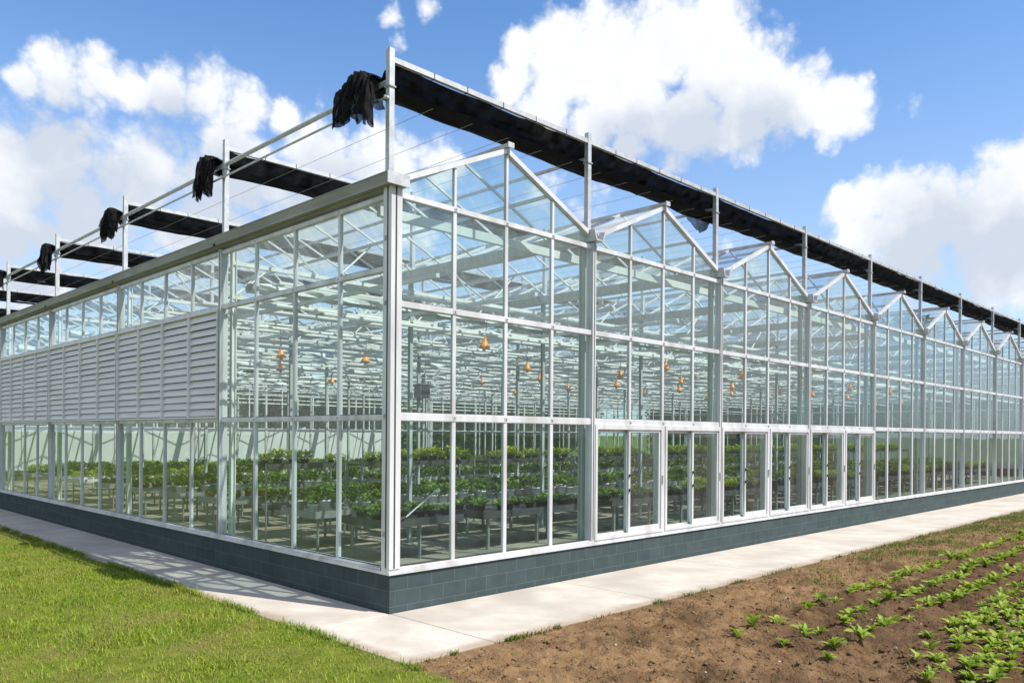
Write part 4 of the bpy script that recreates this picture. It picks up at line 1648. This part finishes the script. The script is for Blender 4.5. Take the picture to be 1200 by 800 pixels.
POT = {'white': pot_mesh('pot', 0.14, 0.22, M['pot_white']), 'dark': pot_mesh('pot', 0.11, 0.15, M['pot_dark']), 'clay': pot_mesh('pot', 0.11, 0.15, M['pot_clay'])}
FOL = {}
for kind, mat, n, rad, hgt, ln, zb in (('bush', 'leaf_pot', 60, 0.24, 0.30, 0.14, 0.28), ('bright', 'leaf_bright', 130, 0.32, 0.27, 0.10, 0.16), ('low', 'leaf_pot', 50, 0.28, 0.10, 0.12, 0.16), ('flower', 'leaf_flower', 70, 0.28, 0.24, 0.12, 0.18)):
    FOL[kind] = [leaf_mesh('foliage', bush_leaves(random.Random(hash((kind[0], j)) % 7 + 31 * j + n), n, rad, hgt, ln, zb), M[mat]) for j in range(3)]


def place_plant(x, y, z, fol, pot, s, label, group):
    t = tag(empty('potted_plant', (x, y, z), random.uniform(0, 6.28)), label, 'potted plant', group)
    t.scale = (s, s, s)
    p_ = bpy.data.objects.new('pot', POT[pot])
    f_ = bpy.data.objects.new('foliage', random.choice(FOL[fol]))
    for q_ in (p_, f_):
        COL.objects.link(q_)
        q_.parent = t


protos = {}
num = ['first', 'second', 'third', 'fourth', 'fifth', 'sixth', 'seventh', 'eighth', 'ninth', 'tenth', 'eleventh', 'twelfth']
rows = [  # y, kind of furniture, plants, pots
    (2.9, 'dark', 'low', 'dark', 'low dark green plants'), (5.05, 'steel', 'bush', 'white', 'leafy plants in white pots'), (6.95, 'shelf', 'bright', 'dark', 'yellow green plants'),
    (8.9, 'steel', 'low', 'clay', 'low plants in clay pots'), (11.2, 'steel', 'bush', 'white', 'leafy plants in white pots'), (13.6, 'steel', 'flower', 'dark', 'pale flowering plants'),
    (16.0, 'steel', 'bush', 'dark', 'leafy green plants'), (18.6, 'white', 'bright', 'white', 'yellow green plants'), (21.2, 'steel', 'bush', 'dark', 'leafy green plants'), (23.8, 'steel', 'bright', 'dark', 'yellow green plants')]
far_plants = []
count = 0
NBENCH = 10
cand = []
for ri, (ry, kind, fol, pot, words_) in enumerate(rows):
    for k in range(NBENCH):
        x0 = k * BAY + (2.0 if k == 0 else 0.35)
        if k == 0:
            lx_ = 1.9
        if ri > 6 and k > 6:
            continue
        if kind not in protos:
            protos[kind] = shelf_unit() if kind == 'shelf' else bench(kind)
            o = protos[kind]
        else:
            o = copy_tree(protos[kind])
        o.location = (x0, ry, 0)
        sx = 0.55 if k == 0 else 1.0
        o.scale = (sx, 1, 1)
        where = '%s row from the door side, %s from the corner end' % (num[ri], num[k])
        nm = {'dark': 'dark tray bench', 'white': 'white bench', 'steel': 'grey steel bench', 'shelf': 'two tier dark shelf'}[kind]
        tag(o, nm + ', ' + where, 'plant shelf' if kind == 'shelf' else 'plant bench', 'plant benches and shelves inside the greenhouse')
        lx = (3.5 if kind == 'shelf' else 3.3) * sx
        nxp = max(3, int(lx / 0.30))
        levels = [(1.58, 1), (0.62, 1)] if kind == 'shelf' else [(0.74, 2)]
        for zi, (z, ny) in enumerate(levels):
            ff, pp = (fol, pot) if zi == 0 else ('bush', 'white')
            if ri == 0 and k >= 3:
                ff = 'bright' if k % 2 else 'bush'
            for a in range(nxp):
                for b in range(ny):
                    if random.random() < 0.07:
                        continue
                    px_ = x0 + lx * (a + 0.5) / nxp + random.uniform(-.05, .05)
                    py_ = ry + (0.31 if kind == 'shelf' else 0.33 + 0.6 * b) + random.uniform(-.05, .05)
                    if kind == 'shelf':
                        lab = (words_[:-1] if zi == 0 else 'white potted plant') .replace('plants', 'plant') + ' on the %s shelf of the dark two tier shelving' % ('upper' if zi == 0 else 'lower')
                    else:
                        lab = '%s on a %s, %s row from the doors' % ((words_ if ri or k < 3 else 'bushy green plants').replace('plants', 'plant').replace('pots', 'pot'), nm, num[ri])
                    cand.append((px_, py_, z, ff, pp, random.uniform(0.62, 1.08), lab))
cand.sort(key=lambda c: (c[0] - CAM.x) ** 2 + (c[1] - CAM.y) ** 2)
for c in cand[:290]:
    place_plant(*c[:6], c[6], 'group: ' + c[6].replace('one of the ', ''))
for fol, mat in (('bush', 'leaf_pot'), ('bright', 'leaf_bright'), ('low', 'leaf_pot'), ('flower', 'leaf_flower')):
    pass
V, F, MI = [], [], []
mats = [M['leaf_pot'], M['leaf_bright'], M['leaf_flower'], M['pot_white'], M['pot_dark'], M['pot_clay']]
fm_ = {'bush': 0, 'low': 0, 'bright': 1, 'flower': 2}
pm_ = {'white': 3, 'dark': 4, 'clay': 5}
Vl, Fl, Ml, off = [], [], [], 0
cache = {}


def arr(me):
    if me not in cache:
        a = np.empty(len(me.vertices) * 3)
        me.vertices.foreach_get('co', a)
        cache[me] = (a.reshape(-1, 3), [tuple(p.vertices) for p in me.polygons])
    return cache[me]


for (x, y, z, ff, pp, s, lab) in cand[290:]:
    for me, mi in ((random.choice(FOL[ff]), fm_[ff]), (POT[pp], pm_[pp])):
        a, fs = arr(me)
        an = random.uniform(0, 6.28)
        ca, sa = math.cos(an), math.sin(an)
        w = np.stack([x + s * (a[:, 0] * ca - a[:, 1] * sa), y + s * (a[:, 0] * sa + a[:, 1] * ca), z + s * a[:, 2]], -1)
        Vl.append(w)
        Fl += [tuple(off + i for i in f) for f in fs]
        Ml += [mi] * len(fs)
        off += len(a)
me = bpy.data.meshes.new('distant_potted_plants')
me.from_pydata(np.concatenate(Vl).tolist(), [], Fl)
for m_ in mats:
    me.materials.append(m_)
me.polygons.foreach_set('material_index', Ml)
me.update()
o = bpy.data.objects.new('distant_potted_plants', me)
COL.objects.link(o)
tag(o, 'mass of potted plants on the far benches deep inside the greenhouse', 'potted plants', kind='stuff')

# a white watering wand left leaning on the nearest bench, and a heater hung from a truss
m_ = MB()
m_.tube((2.45, 2.86, 0.82), (3.15, 2.93, 1.22), 0.013, M['bench_white'], 8)
m_.tube((3.15, 2.93, 1.22), (3.26, 2.94, 1.255), 0.03, M['bench_white'], 10, 0.04)
m_.tube((2.45, 2.86, 0.82), (2.30, 2.85, 0.80), 0.022, M['bench_dark'], 8)
tag(m_.build('watering_wand'), 'white watering wand leaning across the bench nearest the glazed corner', 'watering wand')
t = tag(empty('unit_heater', (8.07, 9.42, 3.47)), 'grey unit heater hanging from a roof truss right of the corner post', 'heater')
m_ = MB()
m_.box(-0.17, 0.17, -0.15, 0.15, -0.19, 0.19, M['heater'])
m_.box(-0.19, 0.19, -0.17, 0.17, 0.191, 0.21, M['heater'])
m_.build('casing', t)
m_ = MB()
for k in range(7):
    z_ = -0.16 + 0.05 * k
    m_.box(-0.15, 0.15, -0.166, -0.151, z_, z_ + 0.022, M['bench_dark'])
m_.build('grille', t)
m_ = MB()
for a in (-0.14, 0.14):
    m_.tube((a, 0.0, 0.21), (a, 0.06, 1.08), 0.008, M['alu_in'], 5)
m_.build('hanger', t)

# ------------------------------------------------------------------ trees beyond the far walls
def make_tree(seed, h):
    r = random.Random(seed)
    t = empty('tree')
    m_ = MB()
    m_.tube((0, 0, -0.2), (0.1, 0, h * 0.45), 0.2, M['bark'], 8, 0.13)
    tips = []
    for k in range(7):
        a = k * 2.4 + r.uniform(-.3, .3)
        z0 = h * r.uniform(0.2, 0.45)
        ln = h * r.uniform(0.2, 0.36)
        q = (ln * math.cos(a), ln * math.sin(a), z0 + h * r.uniform(0.15, 0.35))
        m_.tube((0.05, 0, z0), q, 0.07, M['bark'], 6, 0.025)
        tips.append(q)
    m_.build('trunk', t)
    V, F = [], []
    cl = [(Vector(q), h * r.uniform(0.13, 0.22)) for q in tips] + [(Vector((r.uniform(-.8, .8), r.uniform(-.8, .8), h * r.uniform(.45, .92))), h * r.uniform(.12, .2)) for _ in range(9)] \
        + [(Vector((r.uniform(-1.4, 1.4), r.uniform(-1.4, 1.4), h * r.uniform(.14, .4))), h * r.uniform(.14, .2)) for _ in range(6)]
    for c, rad in cl:
        for k in range(420):
            d = Vector((r.gauss(0, 1), r.gauss(0, 1), r.gauss(0, 1))).normalized() * rad * r.random() ** 0.4
            p = c + d
            s = r.uniform(0.10, 0.22)
            a = Vector((r.gauss(0, 1), r.gauss(0, 1), r.gauss(0, .6))).normalized()
            b = a.orthogonal().normalized()
            i = len(V)
            V += [tuple(p - a * s), tuple(p + b * s * .55), tuple(p + a * s), tuple(p - b * s * .55)]
            F.append((i, i + 1, i + 2, i + 3))
    me = bpy.data.meshes.new('crown')
    me.from_pydata(V, [], F)
    me.materials.append(M['leaf_tree'])
    me.update()
    o_ = bpy.data.objects.new('crown', me)
    COL.objects.link(o_)
    o_.parent = t
    return t


tp = [make_tree(s, h) for s, h in ((1, 6.6), (2, 7.4), (3, 6.0))]
sp = []
for k in range(22):
    sp.append((k * 2.3 + random.uniform(-.8, .8) - 1, D + 6 + random.uniform(-1.2, 2.5)))
for k in range(16):
    sp.append((W + 6 + random.uniform(-1.2, 2.5), k * 2.2 + random.uniform(-.8, .8)))
sp += [(W + 9, 12), (W + 11, 17.5), (W + 10, 23), (W + 12, 29)]
for k, (x, y) in enumerate(sp):
    o = tp[k] if k < 3 else copy_tree(random.choice(tp))
    o.location = (x, y, -0.1)
    o.rotation_euler = (0, 0, random.uniform(0, 6.28))
    s = random.uniform(0.85, 1.15) * (1.6 if k >= len(sp) - 4 else 1)
    o.scale = (s, s, s)
    lab = 'dense green tree beyond the far glass wall, seen through the side panes' if k < 22 else 'dense green tree beyond the far end of the greenhouse, seen through the doors'
    if k >= len(sp) - 4:
        lab = 'tall dark tree rising above the others beyond the far end, seen through glass'
    tag(o, lab, 'tree', 'trees beyond the far wall' if k < 22 else 'tall trees beyond the far end' if k >= len(sp) - 4 else 'trees beyond the far end')
